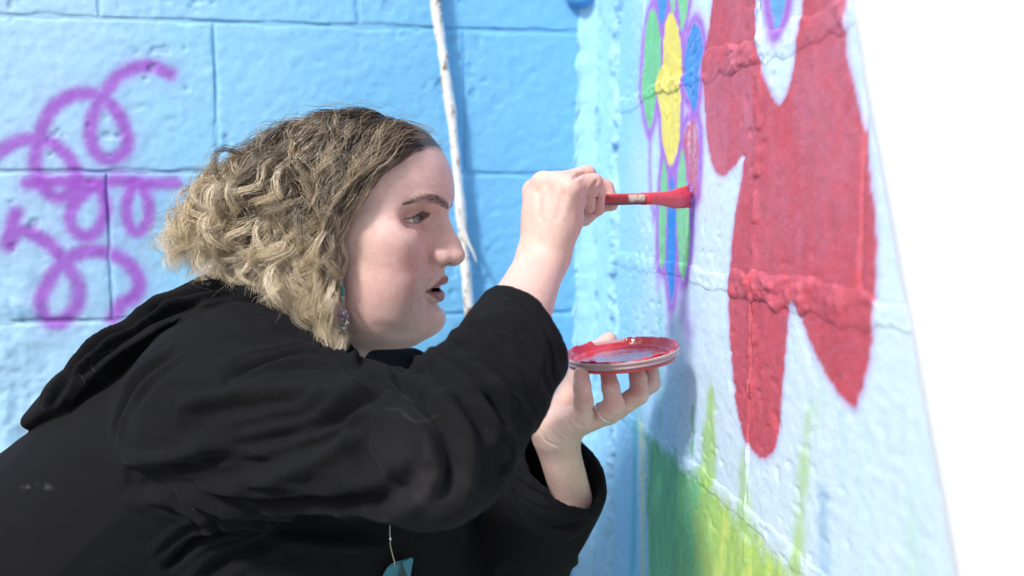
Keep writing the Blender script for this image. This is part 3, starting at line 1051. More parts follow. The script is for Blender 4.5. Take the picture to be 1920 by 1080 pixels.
m = MM
HS = 0.0013
_a, _b = P(905, 700, 0.74), P(1180, 300, 0.95)
rf = Field(np.minimum(_a, _b) - 0.045, np.maximum(_a, _b) + 0.03, HS, big=0.03)
R_MCP = [rc(95, 285, 0.866), rc(185, 222, 0.848), rc(325, 212, 0.833), rc(445, 262, 0.820)]      # index, middle, ring, little
R_BASE = [P(1003, 470, 0.862), P(1010, 474, 0.851), P(1020, 477, 0.842), P(1034, 474, 0.836)]
for i in range(4):
    rf.cone(R_BASE[i], R_MCP[i], 0.0135, 0.0110 if i else 0.0100, 0.018)
rf.ell((R_MCP[1] + R_MCP[2] + R_BASE[1] + R_BASE[2]) / 4 + np.array([0.006, 0.008, 0]), (0.026, 0.017, 0.036), 0.012)
rf.cone(P(1040, 474, 0.842), P(1060, 418, 0.836), 0.0145, 0.0145, 0.012)                         # heel, little-finger side
rf.cone(P(1060, 418, 0.836), rc(480, 330, 0.832), 0.0140, 0.0120, 0.010)
rf.cone(P(1030, 470, 0.868), rc(400, 520, 0.884), 0.0150, 0.0135, 0.012)                         # ball of the thumb
for q in R_MCP[1:2]:
    rf.ell(q + np.array([-0.002, -0.004, 0.003]), (0.0075, 0.0065, 0.0075), 0.008)               # knuckles
fk, jk = 0.0055, 0.003
# index (behind), middle, ring, little, thumb
rf.chain([R_MCP[0], rc(500, 190, 0.905), rc(725, 285, 0.915), rc(800, 400, 0.908)], [0.0100, 0.0090, 0.0080, 0.0072], fk, k_in=jk)
rf.chain([R_MCP[1], rc(545, 150, 0.882), rc(765, 255, 0.893), rc(818, 405, 0.889)], [0.0100, 0.0092, 0.0082, 0.0076], 0.0035, k_in=jk)
rf.chain([R_MCP[2], rc(590, 128, 0.857), rc(690, 300, 0.868), rc(690, 455, 0.867)], [0.0102, 0.0088, 0.0080, 0.0072], 0.0028, k_in=jk)
rf.chain([R_MCP[3], rc(655, 205, 0.838), rc(600, 335, 0.842), rc(610, 430, 0.852)], [0.0105, 0.0086, 0.0078, 0.0068], 0.0028, k_in=jk)
rf.chain([rc(400, 520, 0.884), rc(560, 520, 0.893), rc(720, 420, 0.893)], [0.0135, 0.0100, 0.0080], 0.006, k_in=jk)
# wrist and forearm
rf.cone(P(1003, 490, 0.850), P(948, 628, 0.775), 0.0180, 0.0270, 0.016)
rf.cone(P(1026, 490, 0.846), P(965, 640, 0.765), 0.0175, 0.0270, 0.016)
rf.cone(P(1015, 495, 0.848), P(905, 700, 0.74), 0.0180, 0.0320, 0.012)
RV, RF = surface(rf.f, rf.lo, HS)
RV = relax(RV, RF, 2, 0.4)

_a, _b = P(985, 620, 0.90), P(1240, 1010, 1.02)
lf = Field(np.minimum(_a, _b) - 0.03, np.maximum(_a, _b) + 0.02, HS, big=0.03)
L_MCP = [lc(820, 770, 0.962), lc(745, 815, 0.945), lc(630, 850, 0.926), lc(495, 868, 0.911)]     # index ... little
L_BASE = [P(1050, 806, 0.960), P(1045, 810, 0.947), P(1040, 814, 0.934), P(1036, 816, 0.922)]
for i in range(4):
    lf.cone(L_BASE[i], L_MCP[i], 0.0150, 0.0112, 0.012)
lf.cone(P(1022, 800, 0.916), P(1072, 782, 0.908), 0.0170, 0.0130, 0.012)                         # heel
lf.cone(P(1030, 795, 0.952), P(1066, 740, 0.975), 0.0180, 0.0140, 0.012)                         # ball of the thumb
lf.chain([P(1066, 740, 0.975), P(1094, 672, 1.016), P(1142, 637, 1.015)], [0.0150, 0.0116, 0.0098], 0.006, k_in=jk)
lf.chain([L_MCP[0], lc(1135, 535, 0.958), lc(1132, 440, 0.962), lc(1118, 370, 0.964)], [0.0122, 0.0104, 0.0094, 0.0084], 0.006, k_in=jk)
lf.chain([L_MCP[1], lc(1020, 640, 0.932), lc(1015, 490, 0.938), lc(985, 400, 0.942)], [0.0125, 0.0112, 0.0099, 0.0088], 0.0035, k_in=jk)
lf.chain([L_MCP[2], lc(795, 735, 0.911), lc(760, 570, 0.916), lc(735, 440, 0.924)], [0.0125, 0.0114, 0.0100, 0.0090], 0.0030, k_in=jk)
lf.chain([L_MCP[3], lc(512, 700, 0.897), lc(498, 565, 0.900), lc(492, 450, 0.907)], [0.0125, 0.0106, 0.0096, 0.0088], 0.0032, k_in=jk)
lf.cone(P(1036, 822, 0.930), P(1072, 935, 0.955), 0.0205, 0.0195, 0.016)
lf.cone(P(1046, 818, 0.940), P(1074, 935, 0.960), 0.0195, 0.0195, 0.016)
LV, LF = surface(lf.f, lf.lo, HS)
LV = relax(LV, LF, 2, 0.4)


def sculpt_hand(V, F, lines):
    N = normals(V, F)
    ca = Caster(V, F)
    d = np.zeros(len(V))
    for px, amp, w in lines:
        d += crease(V, N, ca.line(px), amp, w)
    return V + N * d[:, None]


RV = sculpt_hand(RV, RF, [
    ([(1103, 360), (1108, 352), (1122, 338)], 0.0016, 0.0018), ([(1104, 368), (1120, 371), (1127, 370)], 0.0012, 0.0013),
    ([(1095, 388), (1100, 372), (1102, 362)], 0.0016, 0.0018), ([(1072, 336), (1085, 330), (1100, 327)], 0.0015, 0.0022),
    ([(1066, 470), (1074, 456), (1082, 440)], 0.0006, 0.0022), ([(1008, 350), (1011, 380), (1012, 415)], 0.0010, 0.0040),
    ([(1034, 346), (1031, 375), (1026, 410)], 0.0010, 0.0038), ([(1058, 356), (1050, 385), (1040, 418)], 0.0008, 0.0036),
    ([(1082, 440), (1088, 428), (1093, 415)], 0.0008, 0.0014), ([(1092, 366), (1098, 370), (1102, 378)], 0.0008, 0.0010)])
LV = sculpt_hand(LV, LF, [
    ([(1080, 748), (1094, 753), (1110, 748)], 0.0010, 0.0011), ([(1084, 756), (1096, 758), (1110, 753)], 0.0007, 0.0010),
    ([(1072, 770), (1082, 792), (1098, 800)], 0.0016, 0.0020), ([(1056, 775), (1064, 792), (1078, 806)], 0.0008, 0.0014),
    ([(1110, 760), (1114, 778), (1118, 790)], 0.0014, 0.0018), ([(1150, 758), (1158, 763), (1166, 760)], 0.0008, 0.0010),
    ([(1030, 800), (1040, 815), (1056, 826)], 0.0009, 0.0014), ([(1012, 806), (1024, 826), (1048, 838)], 0.0010, 0.0016),
    ([(1184, 735), (1196, 742), (1206, 736)], 0.0008, 0.0010), ([(1082, 722), (1092, 724), (1102, 721)], 0.0006, 0.0009)])


def skin_hand(V, joints, tips, red=()):
    c = np.array([0.68, 0.49, 0.44]) * np.ones((len(V), 1))
    n = noise3(V[:, 0] * 90, V[:, 1] * 90, V[:, 2] * 90, 7) - 0.5
    n2 = noise3(V[:, 0] * 420, V[:, 1] * 420, V[:, 2] * 420, 8) - 0.5
    for j in joints:
        a = np.exp(-((V - j) ** 2).sum(1) / 0.012 ** 2)
        c += (np.array([0.60, 0.33, 0.28]) - c) * (a * 0.35)[:, None]
    for j in tips:
        a = np.exp(-((V - j) ** 2).sum(1) / 0.011 ** 2)
        c += (np.array([0.58, 0.30, 0.26]) - c) * (a * 0.5)[:, None]
    for j, r in red:                                       # smears of red paint
        a = sstep(0.9, 0.45, ((V - j) ** 2).sum(1) / r ** 2 + n * 1.2)
        c += (np.array([0.45, 0.04, 0.06]) - c) * (a * 0.85)[:, None]
    return np.clip(c * (1 + 0.14 * n + 0.08 * n2)[:, None], 0, 1)


R_COL = skin_hand(RV, R_MCP + [rc(655, 205, 0.83), rc(590, 128, 0.85)], [rc(818, 405, 0.885), rc(690, 455, 0.862), rc(610, 430, 0.85)])
L_COL = skin_hand(LV, L_MCP + [lc(512, 700, 0.89), lc(795, 735, 0.905), lc(1020, 640, 0.925)],
                  [lc(492, 470, 0.9), lc(735, 460, 0.916), lc(985, 415, 0.935), lc(1112, 385, 0.955), P(1142, 637, 0.995)],
                  [(P(1070, 700, 0.955), 0.010), (P(1112, 728, 0.935), 0.005), (P(1075, 712, 0.96), 0.008)])
HN = normals(HVv, HFf)
H_W = head_to_world(HVv)
_hn = HN[:, :1] * HU + HN[:, 1:2] * HV + HN[:, 2:3] * HW
_ca = Caster(H_W, HFf)
_d = np.zeros(len(H_W))
for px, amp, w in [
        ([(812, 481), (803, 497), (796, 512), (793, 530), (791, 548), (782, 566)], 0.0009, 0.0050),
        ([(815, 454), (811, 464), (812, 478)], 0.0008, 0.0018), ([(766, 400), (778, 396), (792, 393)], 0.0006, 0.0012),
        ([(776, 425), (786, 431), (798, 430)], 0.0004, 0.0028), ([(752, 408), (762, 411), (768, 412)], 0.0004, 0.0012),
        ([(700, 606), (740, 622), (780, 626)], 0.0006, 0.0060)]:
    _d += crease(H_W, _hn, _ca.line(px), amp, w)
H_COL = skin_head(HVv, HN)
H_W = H_W + _hn * _d[:, None]

m_skin = mat('skin', rough=0.48, attr='Col')
_b = m_skin.node_tree.nodes['Principled BSDF']
_b.inputs['Subsurface Weight'].default_value = 0.12
_b.inputs['Subsurface Radius'].default_value = (1.0, 0.35, 0.2)
_b.inputs['Subsurface Scale'].default_value = 0.006
_b.inputs['Specular IOR Level'].default_value = 0.4
add_bump(m_skin, 800, 0.40, 0.0007, 3)
add_bump(m_skin, 230, 0.12, 0.0010, 2)
mottle(m_skin, 260, 0.06)

# ------------------------------------------------------------------ the black hooded top
GH = 0.0029
gf = Field((-0.66, 0.50, 0.62), (0.26, 1.26, 1.24), GH, big=0.08)
S = P(445, 772, 0.865)
E = P(822, 860, 0.665)
gf.cone((-0.14, 0.96, 1.040), (-0.43, 0.95, 0.775), 0.118, 0.165)
gf.cone((-0.43, 0.95, 0.775), (-0.60, 0.95, 0.56), 0.165, 0.18, 0.05)
gf.cone((-0.04, 0.97, 0.98), (-0.20, 0.95, 0.76), 0.085, 0.160, 0.05)                # chest and belly
gf.cone(P(568, 660, 0.90), S, 0.051, 0.088, 0.05)                                   # near shoulder
gf.cone((-0.08, 1.03, 1.11), (-0.10, 1.10, 1.09), 0.055, 0.075, 0.04)               # far shoulder
gf.cone(P(705, 700, 0.985), P(770, 690, 1.0), 0.026, 0.024, 0.03)                    # far side of the neckline
gf.cone(S, E, 0.088, 0.050, 0.05)
gf.cone((0.0, 0.96, 0.97), (-0.01, 0.96, 0.60), 0.075, 0.12, 0.05)                   # front hanging down                                                  # upper arm


def sleeve(fld, a, b, ra, rb, n, thick, k, c=None):
    """a cone of cloth cut off square at the cuff and hollow from there inwards"""
    a, b, n = np.asarray(a), np.asarray(b), np.asarray(n) / np.linalg.norm(n)
    c = b if c is None else c
    far = b + (b - a) * 0.25
    rf2 = rb + (rb - ra) * 0.25
    lo, hi = np.minimum(a, far) - max(ra, rf2), np.maximum(a, far) + max(ra, rf2)

    def fn(x, y, z):
        d = d_cone(x, y, z, a, far, ra, rf2)
        cut = (x - c[0]) * n[0] + (y - c[1]) * n[1] + (z - c[2]) * n[2]
        d = -smin(-d, -cut, 0.004)
        mid = a + (b - a) * 0.45
        inner = d_cone(x, y, z, mid, far + (b - a) * 0.2, (ra + rb) / 2 - thick * 2.2, rf2 - thick)
        return -smin(-d, inner, 0.002)
    fld.put(lo, hi, fn, k)


CU = P(976, 626, 0.785)
sleeve(gf, E, CU, 0.0540, 0.0535, CU - E + np.array([0.065, 0.0, -0.01]), 0.0060, 0.010)
# far sleeve
EL = P(930, 1120, 1.00)
CL = P(1060, 874, 0.938)
gf.cone((-0.09, 1.10, 1.09), EL, 0.078, 0.066, 0.03)
sleeve(gf, EL, CL, 0.066, 0.060, CL - EL + np.array([0.035, -0.065, 0.0]), 0.006, 0.012)


# the hood lying on her back
HOOD = [P(x, y, 0.95) for x, y in ((560, 560), (500, 556), (410, 556), (310, 596), (225, 655), (140, 730), (62, 786))]


def hood(x, y, z):
    d = None
    yy = (y - 0.95) * 0.40 + 0.95
    rr = [0.026, 0.026, 0.026, 0.024, 0.022, 0.020, 0.009]
    for i in range(len(HOOD) - 1):
        e = d_cone(x, yy, z, HOOD[i], HOOD[i + 1], rr[i], rr[i + 1])
        d = e if d is None else smin(d, e, 0.008)
    return d * 0.9


gf.put(np.min(HOOD, 0) - 0.08, np.max(HOOD, 0) + 0.08, hood, 0.006)
GV, GF = surface(gf.f, gf.lo, GH)
GV = relax(GV, GF, 3, 0.5)
GN = normals(GV, GF)
gc = Caster(GV, GF)


def c8(*p):
    return [(x / 1.684, 500 + y / 1.684) for x, y in p]


FOLDS = [  # traced folds: polyline, depth, width
    (c8((1222, 378), (1100, 312), (960, 285), (820, 310), (700, 360)), 0.0055, 0.0075),
    (c8((1222, 386), (1050, 450), (860, 515), (640, 575)), 0.0060, 0.0090),
    (c8((1205, 395), (1010, 520), (760, 620), (480, 670), (390, 660)), 0.0050, 0.0110),
    (c8((1218, 372), (1150, 320), (1060, 240), (960, 150)), 0.0040, 0.0060),
    (c8((1160, 300), (1060, 200), (950, 110), (830, 55)), 0.0040, 0.0050),
    (c8((1100, 300), (980, 200), (860, 130), (740, 100)), 0.0035, 0.0060),
    (c8((1235, 345), (1340, 425), (1412, 520), (1430, 640), (1395, 750)), 0.0060, 0.0070),
    (c8((1285, 300), (1400, 365), (1500, 470), (1545, 560)), 0.0050, 0.0060),
    (c8((1335, 255), (1450, 315), (1545, 410), (1600, 500)), 0.0045, 0.0060),
    (c8((1380, 205), (1480, 262), (1570, 345), (1640, 430)), 0.0040, 0.0060),
    (c8((1425, 165), (1520, 215), (1600, 300)), 0.0030, 0.0060),
    (c8((430, 690), (700, 765), (1000, 815), (1240, 822)), 0.0060, 0.0100),
    (c8((560, 690), (900, 745), (1180, 735), (1330, 670)), 0.0045, 0.0090),
    (c8((1572, 62), (1640, 110), (1700, 185), (1735, 270), (1745, 350)), 0.0016, 0.0022),
    (c8((1000, 460), (880, 440), (700, 470), (560, 500)), 0.0035, 0.0100),
    (c8((1180, 470), (1140, 560), (1180, 640), (1270, 690)), 0.0030, 0.0090),
    (c8((780, 800), (640, 850), (520, 960)), 0.0050, 0.0080),
    (c8((900, 830), (760, 900), (640, 975)), 0.0035, 0.0080),
    (c8((560, 270), (470, 330), (400, 420), (360, 540)), 0.0030, 0.0080),
    (c8((400, 190), (300, 260), (210, 360), (160, 450)), 0.0035, 0.0060),
    (c8((640, 120), (500, 160), (380, 230)), 0.0040, 0.0060),
    (c8((760, 60), (620, 80), (480, 140), (330, 240), (200, 350)), 0.0050, 0.0055),
    (c8((1560, 620), (1660, 700), (1760, 740)), 0.0030, 0.0060),
    (c8((1610, 640), (1640, 760), (1740, 830), (1850, 800)), 0.0035, 0.0070),
    (c8((1700, 560), (1720, 640), (1790, 720)), 0.0025, 0.0060),
]
gd = np.zeros(len(GV))
EXTRA = []
for px, amp, w in FOLDS:                                   # each deep fold has a fainter neighbour on either side
    p = np.asarray(px, float)
    t = np.gradient(p, axis=0)
    nr_ = np.stack([-t[:, 1], t[:, 0]], 1) / (np.linalg.norm(t, axis=1)[:, None] + 1e-6)
    for sd in (-1, 1):
        o_ = (15 + 12 * rnd.random()) * sd
        EXTRA.append((list(map(tuple, (p + nr_ * o_)[: max(3, len(p) - rnd.randint(0, 1))])), amp * (0.25 + 0.3 * rnd.random()), w * 0.7))
for px, amp, w in FOLDS + EXTRA:
    gd += crease(GV, GN, gc.line(px, 6), amp * 2.5, w * 0.78)
def around(a, b):
    """distance along, angle round and distance from an axis"""
    e = (b - a) / np.linalg.norm(b - a)
    q = GV - a
    s = q @ e
    r = q - s[:, None] * e
    f1 = np.cross(e, np.array([0, 1.0, 0]))
    f1 /= np.linalg.norm(f1)
    f2 = np.cross(e, f1)
    return s / np.linalg.norm(b - a), np.arctan2(r @ f2, r @ f1), np.linalg.norm(r, axis=1)


def ridged(n):
    return (1 - np.abs(2 * n - 1)) ** 2.2


# wrinkles that run along the upper arm and bunch round the forearm, deepest at the elbow
s1, a1, r1 = around(S, E)
w1 = sstep(0.15, 0.0, np.abs(r1 - 0.07) - 0.02) * sstep(-0.25, 0.3, s1) * sstep(1.25, 0.95, s1)
gd += w1 * (0.3 + 0.7 * sstep(0.0, 0.9, s1)) * 0.0055 * (ridged(noise2(a1 * 3.1 + 1.3 * noise2(s1 * 3, a1, 311), s1 * 1.5, 312)) - 0.35)
gd += w1 * 0.0016 * (ridged(noise2(a1 * 6.5 + 2.0 * noise2(s1 * 4, a1 * 2, 313), s1 * 3.2, 314)) - 0.35)
s2, a2, r2 = around(E, CU)
w2 = sstep(0.03, 0.0, np.abs(r2 - 0.055) - 0.012) * sstep(-0.15, 0.15, s2) * sstep(0.98, 0.55, s2)
gd += w2 * 0.0062 * (ridged(noise2(s2 * 6.5 + 0.9 * np.cos(a2 + 0.6) + noise2(a2 * 2, s2 * 3, 315), a2 * 0.9, 316)) - 0.35)
gd += w2 * 0.0028 * (ridged(noise2(s2 * 14 + 1.4 * np.cos(a2 + 0.6), a2 * 1.8, 317)) - 0.35)
s3, a3, r3 = around(EL, CL)
w3 = sstep(0.03, 0.0, np.abs(r3 - 0.055) - 0.012) * sstep(-0.2, 0.1, s3) * sstep(0.95, 0.6, s3)
gd += w3 * 0.0050 * (ridged(noise2(s3 * 4 + noise2(a3 * 2, s3 * 3, 325), a3 * 1.4, 326)) - 0.35)
s4, a4, r4 = around(np.array([-0.14, 0.96, 1.04]), np.array([-0.43, 0.95, 0.775]))
w4 = (1 - w1) * (1 - w2) * (GV[:, 0] < -0.05)
gd += w4 * 0.0030 * (ridged(noise2(a4 * 2.6 + 1.2 * noise2(s4 * 3, a4, 331), s4 * 2.0, 332)) - 0.35)
gd += (noise3(GV[:, 0] * 13, GV[:, 1] * 13, GV[:, 2] * 20, 301) - 0.5) * 0.004
gd += (noise3(GV[:, 0] * 34, GV[:, 1] * 34, GV[:, 2] * 60, 302) - 0.5) * 0.0022
GV = GV + GN * gd[:, None]
GV = relax(GV, GF, 1, 0.4)

# worn pale patch at the elbow and a scuff on the back
def px_point(x, y):
    return gc.line([(x, y), (x + 1, y)], 1)[0]


gcol = np.array([0.0080, 0.0087, 0.0112]) * np.ones((len(GV), 1))
_n = noise3(GV[:, 0] * 160, GV[:, 1] * 160, GV[:, 2] * 160, 303)
_e = np.exp(-((GV - px_point(800, 900)) ** 2).sum(1) / 0.040 ** 2) * 0.8 + np.exp(-((GV - px_point(815, 930)) ** 2).sum(1) / 0.020 ** 2)
gcol += (np.array([0.16, 0.15, 0.155]) - gcol) * np.clip(_e * (0.15 + 0.55 * _n) * 0.13, 0, 0.2)[:, None]
_sc = gc.line([(42, 909), (60, 911), (80, 912), (100, 911)], 6)
for q in _sc[::2]:
    gcol += (np.array([0.35, 0.35, 0.36]) - gcol) * (np.exp(-((GV - q) ** 2).sum(1) / 0.0024 ** 2) * sstep(0.50, 0.66, _n) * 0.20)[:, None]
GARMENT = (GV, GF, gcol)

m_cloth = mat('black_jersey', rough=0.92, attr='Col', Specular_IOR_Level=0.12)
_b = m_cloth.node_tree.nodes['Principled BSDF']
_b.inputs['Sheen Weight'].default_value = 0.045
_b.inputs['Sheen Roughness'].default_value = 0.3
_b.inputs['Sheen Tint'].default_value = (0.75, 0.82, 1.0, 1)
add_bump(m_cloth, 1100, 0.6, 0.0009, 3)
add_bump(m_cloth, 220, 0.10, 0.0010, 3)
_nt = m_cloth.node_tree                                   # lint: small pale specks caught in the nap
_tc = _nt.nodes.new('ShaderNodeTexCoord')
_vo = _nt.nodes.new('ShaderNodeTexVoronoi')
_vo.inputs['Scale'].default_value = 95
_nt.links.new(_tc.outputs['Object'], _vo.inputs['Vector'])
_th = _nt.nodes.new('ShaderNodeMath')
_th.operation = 'LESS_THAN'
_th.inputs[1].default_value = 0.036
_nt.links.new(_vo.outputs['Distance'], _th.inputs[0])
_pk = _nt.nodes.new('ShaderNodeSeparateColor')
_nt.links.new(_vo.outputs['Color'], _pk.inputs['Color'])
_gt = _nt.nodes.new('ShaderNodeMath')
_gt.operation = 'GREATER_THAN'
_gt.inputs[1].default_value = 0.72
_nt.links.new(_pk.outputs['Red'], _gt.inputs[0])
_mu = _nt.nodes.new('ShaderNodeMath')
_mu.operation = 'MULTIPLY'
_nt.links.new(_th.outputs[0], _mu.inputs[0])
_nt.links.new(_gt.outputs[0], _mu.inputs[1])
_mx = _nt.nodes.new('ShaderNodeMix')
_mx.data_type = 'RGBA'
_mx.inputs['B'].default_value = (0.16, 0.16, 0.17, 1)
_nt.links.new(_b.inputs['Base Color'].links[0].from_socket, _mx.inputs['A'])
_nt.links.new(_mu.outputs[0], _mx.inputs['Factor'])
_nt.links.new(_mx.outputs['Result'], _b.inputs['Base Color'])

# one skin for head, neck, arms and hands; trunk and limbs go on under the clothes
bf = Field((-0.66, 0.68, 0.50), (0.14, 1.20, 1.18), 0.007, big=0.08)
bf.cone(head_to_world(np.array([[0, -150.0, -80]]))[0], (-0.17, 0.95, 1.00), 0.052, 0.085)
bf.cone((-0.17, 0.95, 1.00), (-0.50, 0.95, 0.70), 0.085, 0.105, 0.03)
bf.cone((-0.15, 0.95, 1.03), S, 0.06, 0.055, 0.03)
bf.cone(S, E, 0.052, 0.038, 0.02)
bf.cone(E, P(905, 700, 0.74), 0.036, 0.033, 0.01)
bf.cone((-0.15, 0.95, 1.03), (-0.09, 1.10, 1.09), 0.06, 0.05, 0.03)
bf.cone((-0.09, 1.10, 1.09), EL, 0.048, 0.036, 0.02)
bf.cone(EL, P(1060, 960, 0.965), 0.030, 0.022, 0.01)
BV, BF = surface(bf.f, bf.lo, 0.007)
BCOL = np.array([0.62, 0.43, 0.37]) * np.ones((len(BV), 1))
parts = [(H_W, HFf, H_COL), (RV, RF, R_COL), (LV, LF, L_COL), (BV, BF, BCOL)]
VV, FF, CC, n0 = [], [], [], 0
for v, f, c in parts:
    VV.append(v)
    FF.append(f + n0)
    CC.append(c)
    n0 += len(v)
mesh_obj('body', np.concatenate(VV), np.concatenate(FF), m_skin, person, np.concatenate(CC))
mesh_obj('hooded_top', GARMENT[0], GARMENT[1], m_cloth, person, GARMENT[2])

# trousers and shoes below the frame, so that she stands on the ground
tf_ = Field((-0.80, 0.70, 0.02), (-0.25, 1.22, 0.80), 0.010, big=0.08)
tf_.cone((-0.50, 0.95, 0.72), (-0.57, 0.95, 0.60), 0.13, 0.15)
for yy in (0.855, 1.045):
    tf_.chain([(-0.57, yy, 0.58), (-0.46, yy, 0.32), (-0.55, yy, 0.075)], [0.105, 0.075, 0.055], 0.03)
TV, TF = surface(tf_.f, tf_.lo, 0.010)
mesh_obj('trousers', relax(TV, TF, 2), TF, mat('dark_denim', (0.02, 0.025, 0.04), 0.85), person)
m_shoe = mat('shoe_leather', (0.02, 0.018, 0.016), 0.5)
for yy in (0.855, 1.045):
    sf_ = Field((-0.68, yy - 0.08, -0.01), (-0.32, yy + 0.08, 0.14), 0.006, big=0.05)
    sf_.cone((-0.57, yy, 0.045), (-0.42, yy, 0.034), 0.044, 0.038)
    sf_.cone((-0.565, yy, 0.05), (-0.555, yy, 0.10), 0.040, 0.036, 0.02)
    sf_.f = np.maximum(sf_.f, 0.001 - sf_.ax[2][None, None, :])
    SV_, SF_ = surface(sf_.f, sf_.lo, 0.006)
    mesh_obj('shoe', SV_, SF_, m_shoe, person)

# eyes
for sx in (1, -1):
    nu, nv = 40, 28
    th = np.linspace(0, np.pi, nv)
    ph = np.linspace(0, 2 * np.pi, nu)
    PH, TH = np.meshgrid(ph, th, indexing='ij')
    R = 12.4 + 0.75 * np.exp(-(TH / 0.36) ** 4)
    e = np.stack([R * np.sin(TH) * np.cos(PH), R * np.sin(TH) * np.sin(PH), R * np.cos(TH)], -1).reshape(-1, 3)
    t = TH.ravel()
    c = np.array([0.78, 0.75, 0.74]) * np.ones((len(t), 1))
    iris = sstep(0.52, 0.47, t)
    c += (np.array([0.17, 0.215, 0.235]) * (0.6 + 0.9 * rng.random((len(t), 1))) - c) * iris[:, None]
    c += (np.array([0.03, 0.04, 0.05]) - c) * (np.exp(-((t - 0.49) / 0.06) ** 2) * 0.8)[:, None]
    c += (np.array([0.004, 0.004, 0.004]) - c) * sstep(0.22, 0.19, t)[:, None]
    ro = np.array(Matrix.Rotation(math.radians(16 * sx + 4), 3, 'Y'))
    e = e @ ro.T
    ec = EC * np.array([sx, 1, 1])
    mesh_obj('eye', head_to_world(e + ec), grid_faces(nu, nv), None, person, c).data.materials.append(
        bpy.data.materials.get('eye') or mat('eye', rough=0.05, attr='Col', Coat_Weight=1.0, Coat_Roughness=0.02))
# teeth: the upper row shows between the lips
m_teeth = mat('teeth', (0.55, 0.50, 0.42), 0.25)
tv, tf = [], []
for k in range(-4, 5):
    ua, ub = (k - 0.47) * 5.2, (k + 0.47) * 5.2
    base = len(tv)
    for uu in (ua, (ua + ub) / 2, ub):
        ww = 69.0 - 0.028 * uu * uu
        bulge = 0.6 if uu == (ua + ub) / 2 else 0
        for vv in (-64.0, -69, -72.4 + 0.25 * abs(k)):
            tv.append((uu, vv, ww + bulge))
    for i in range(2):
        for j in range(2):
            a = base + i * 3 + j
            tf.append((a, a + 1, a + 4, a + 3))
    base2 = len(tv)
    for q in range(9):
        t3 = tv[base + q]
        tv.append((t3[0], t3[1], t3[2] - 4))
    for i in range(2):
        tf.append((base + i * 3 + 2, base2 + i * 3 + 2, base2 + i * 3 + 5, base + i * 3 + 5))
mesh_obj('teeth', head_to_world(np.array(tv, float)), tf, m_teeth, person)

# ------------------------------------------------------------------ hair: locks of strands, combed back and falling, curled
def hpx(x, y):
    """photograph pixel on the head's mid-plane -> (v, w) in head millimetres"""
    p = world_to_head(at(np.asarray(x, float), np.asarray(y, float), np.full(np.shape(x), 0.90)))
    return p[..., 1], p[..., 2]


def hair_mesh(name, paths, radii, cols, material, parent):
    """paths (n, m, 3) head mm -> three-sided tubes in one mesh"""
    n, mth, _ = paths.shape
    W = head_to_world(paths.reshape(-1, 3)).reshape(n, mth, 3)
    t = np.gradient(W, axis=1)
    t /= np.linalg.norm(t, axis=2, keepdims=True) + 1e-9
    a = np.cross(t, np.array([0.3, 0.9, 0.2]))
    a /= np.linalg.norm(a, axis=2, keepdims=True) + 1e-9
    b = np.cross(t, a)
    ring = []
    for k in range(3):
        ang = 2 * np.pi * k / 3
        ring.append(W + radii[..., None] * (math.cos(ang) * a + math.sin(ang) * b))
    V = np.stack(ring, 2).reshape(-1, 3)                  # n, m, 3, 3
    base = (np.arange(n)[:, None] * mth + np.arange(mth - 1)[None]).ravel() * 3
    F = []
    for k in range(3):
        q = (k + 1) % 3
        F.append(np.stack([base + k, base + q, base + 3 + q, base + 3 + k], 1))
    return mesh_obj(name, V, np.concatenate(F), material, parent, np.repeat(cols.reshape(-1, 3), 3, 0))


def on_scalp(n):
    """random points on the cranium above the hairline, head mm"""
    out = []
    while len(out) < n:
        d = rng.normal(size=3)
        d /= np.linalg.norm(d)
        p = np.array([74 * d[0], 35 + 67 * d[1], -14 + 94 * d[2]])
        hl = np.interp(p[2], [-110, -70, -40, -26, -15, 0, 16, 45, 70, 82], [-64, -58, -28, -13, 8, 28, 46, 63, 70, 80])
        if p[1] > hl:
            out.append(p)
    return np.array(out)


NL, NS, NP = 335, 20, 34
roots = on_scalp(NL)
NFR = 100                                                   # locks rooted along the hairline, swept back off the face
fu = np.concatenate([np.linspace(-30, 67, 56), rng.uniform(-35, 60, 44)])
fv = np.interp(np.abs(fu), [0, 30, 50, 60, 68], [72, 69, 58, 48, 30]) + rng.random(NFR) * 6 + 3
fv[56:] = np.minimum(fv[56:] + 3 + 20 * rng.random(44), 35 + 66 * np.sqrt(1 - (fu[56:] / 74) ** 2))
qf = np.clip(1 - (fu / 74) ** 2 - ((fv - 35) / 67) ** 2, 0.01, 1)
roots[:NFR] = np.stack([fu, fv, -14 + 94 * np.sqrt(qf)], 1)
# more locks on the side the photograph shows
RING = slice(NFR, NFR + 18)                                # ringlets that hang before the ear
roots[NFR:, 0] = np.where((roots[:, 0] < 0) & (rng.random(NL) < 0.7), -roots[:, 0], roots[:, 0])[NFR:]
roots[RING] = np.stack([np.full(18, 64.0), rng.uniform(20, 62, 18), rng.uniform(-22, 14, 18)], 1)
_q = (roots[RING] - np.array([0, 35, -14])) / np.array([74, 67, 94])
roots[RING] = np.array([0, 35, -14]) + _q / np.linalg.norm(_q, axis=1)[:, None] * np.array([74, 67, 94])
th = np.degrees(np.arctan2(roots[:, 1] - 20, roots[:, 2] + 15))
th = np.where(th < -90, th + 360, th)
rx = 700 + roots[:, 2] / 0.571                             # where the root shows in the photograph
TX = np.interp(rx, [500, 540, 580, 620, 660, 700, 760, 850], [278, 322, 390, 462, 538, 602, 645, 658])
TY = np.interp(rx, [500, 580, 620, 700, 850], [440, 485, 510, 585, 600]) + np.interp(roots[:, 1], [-40, 30, 100], [60, 20, -15])
side = np.abs(roots[:, 0]) / 74
TX = TX + rng.normal(size=NL) * 26
TY = TY + rng.normal(size=NL) * 30 + 10
TX = np.clip(TX, 262, 668)
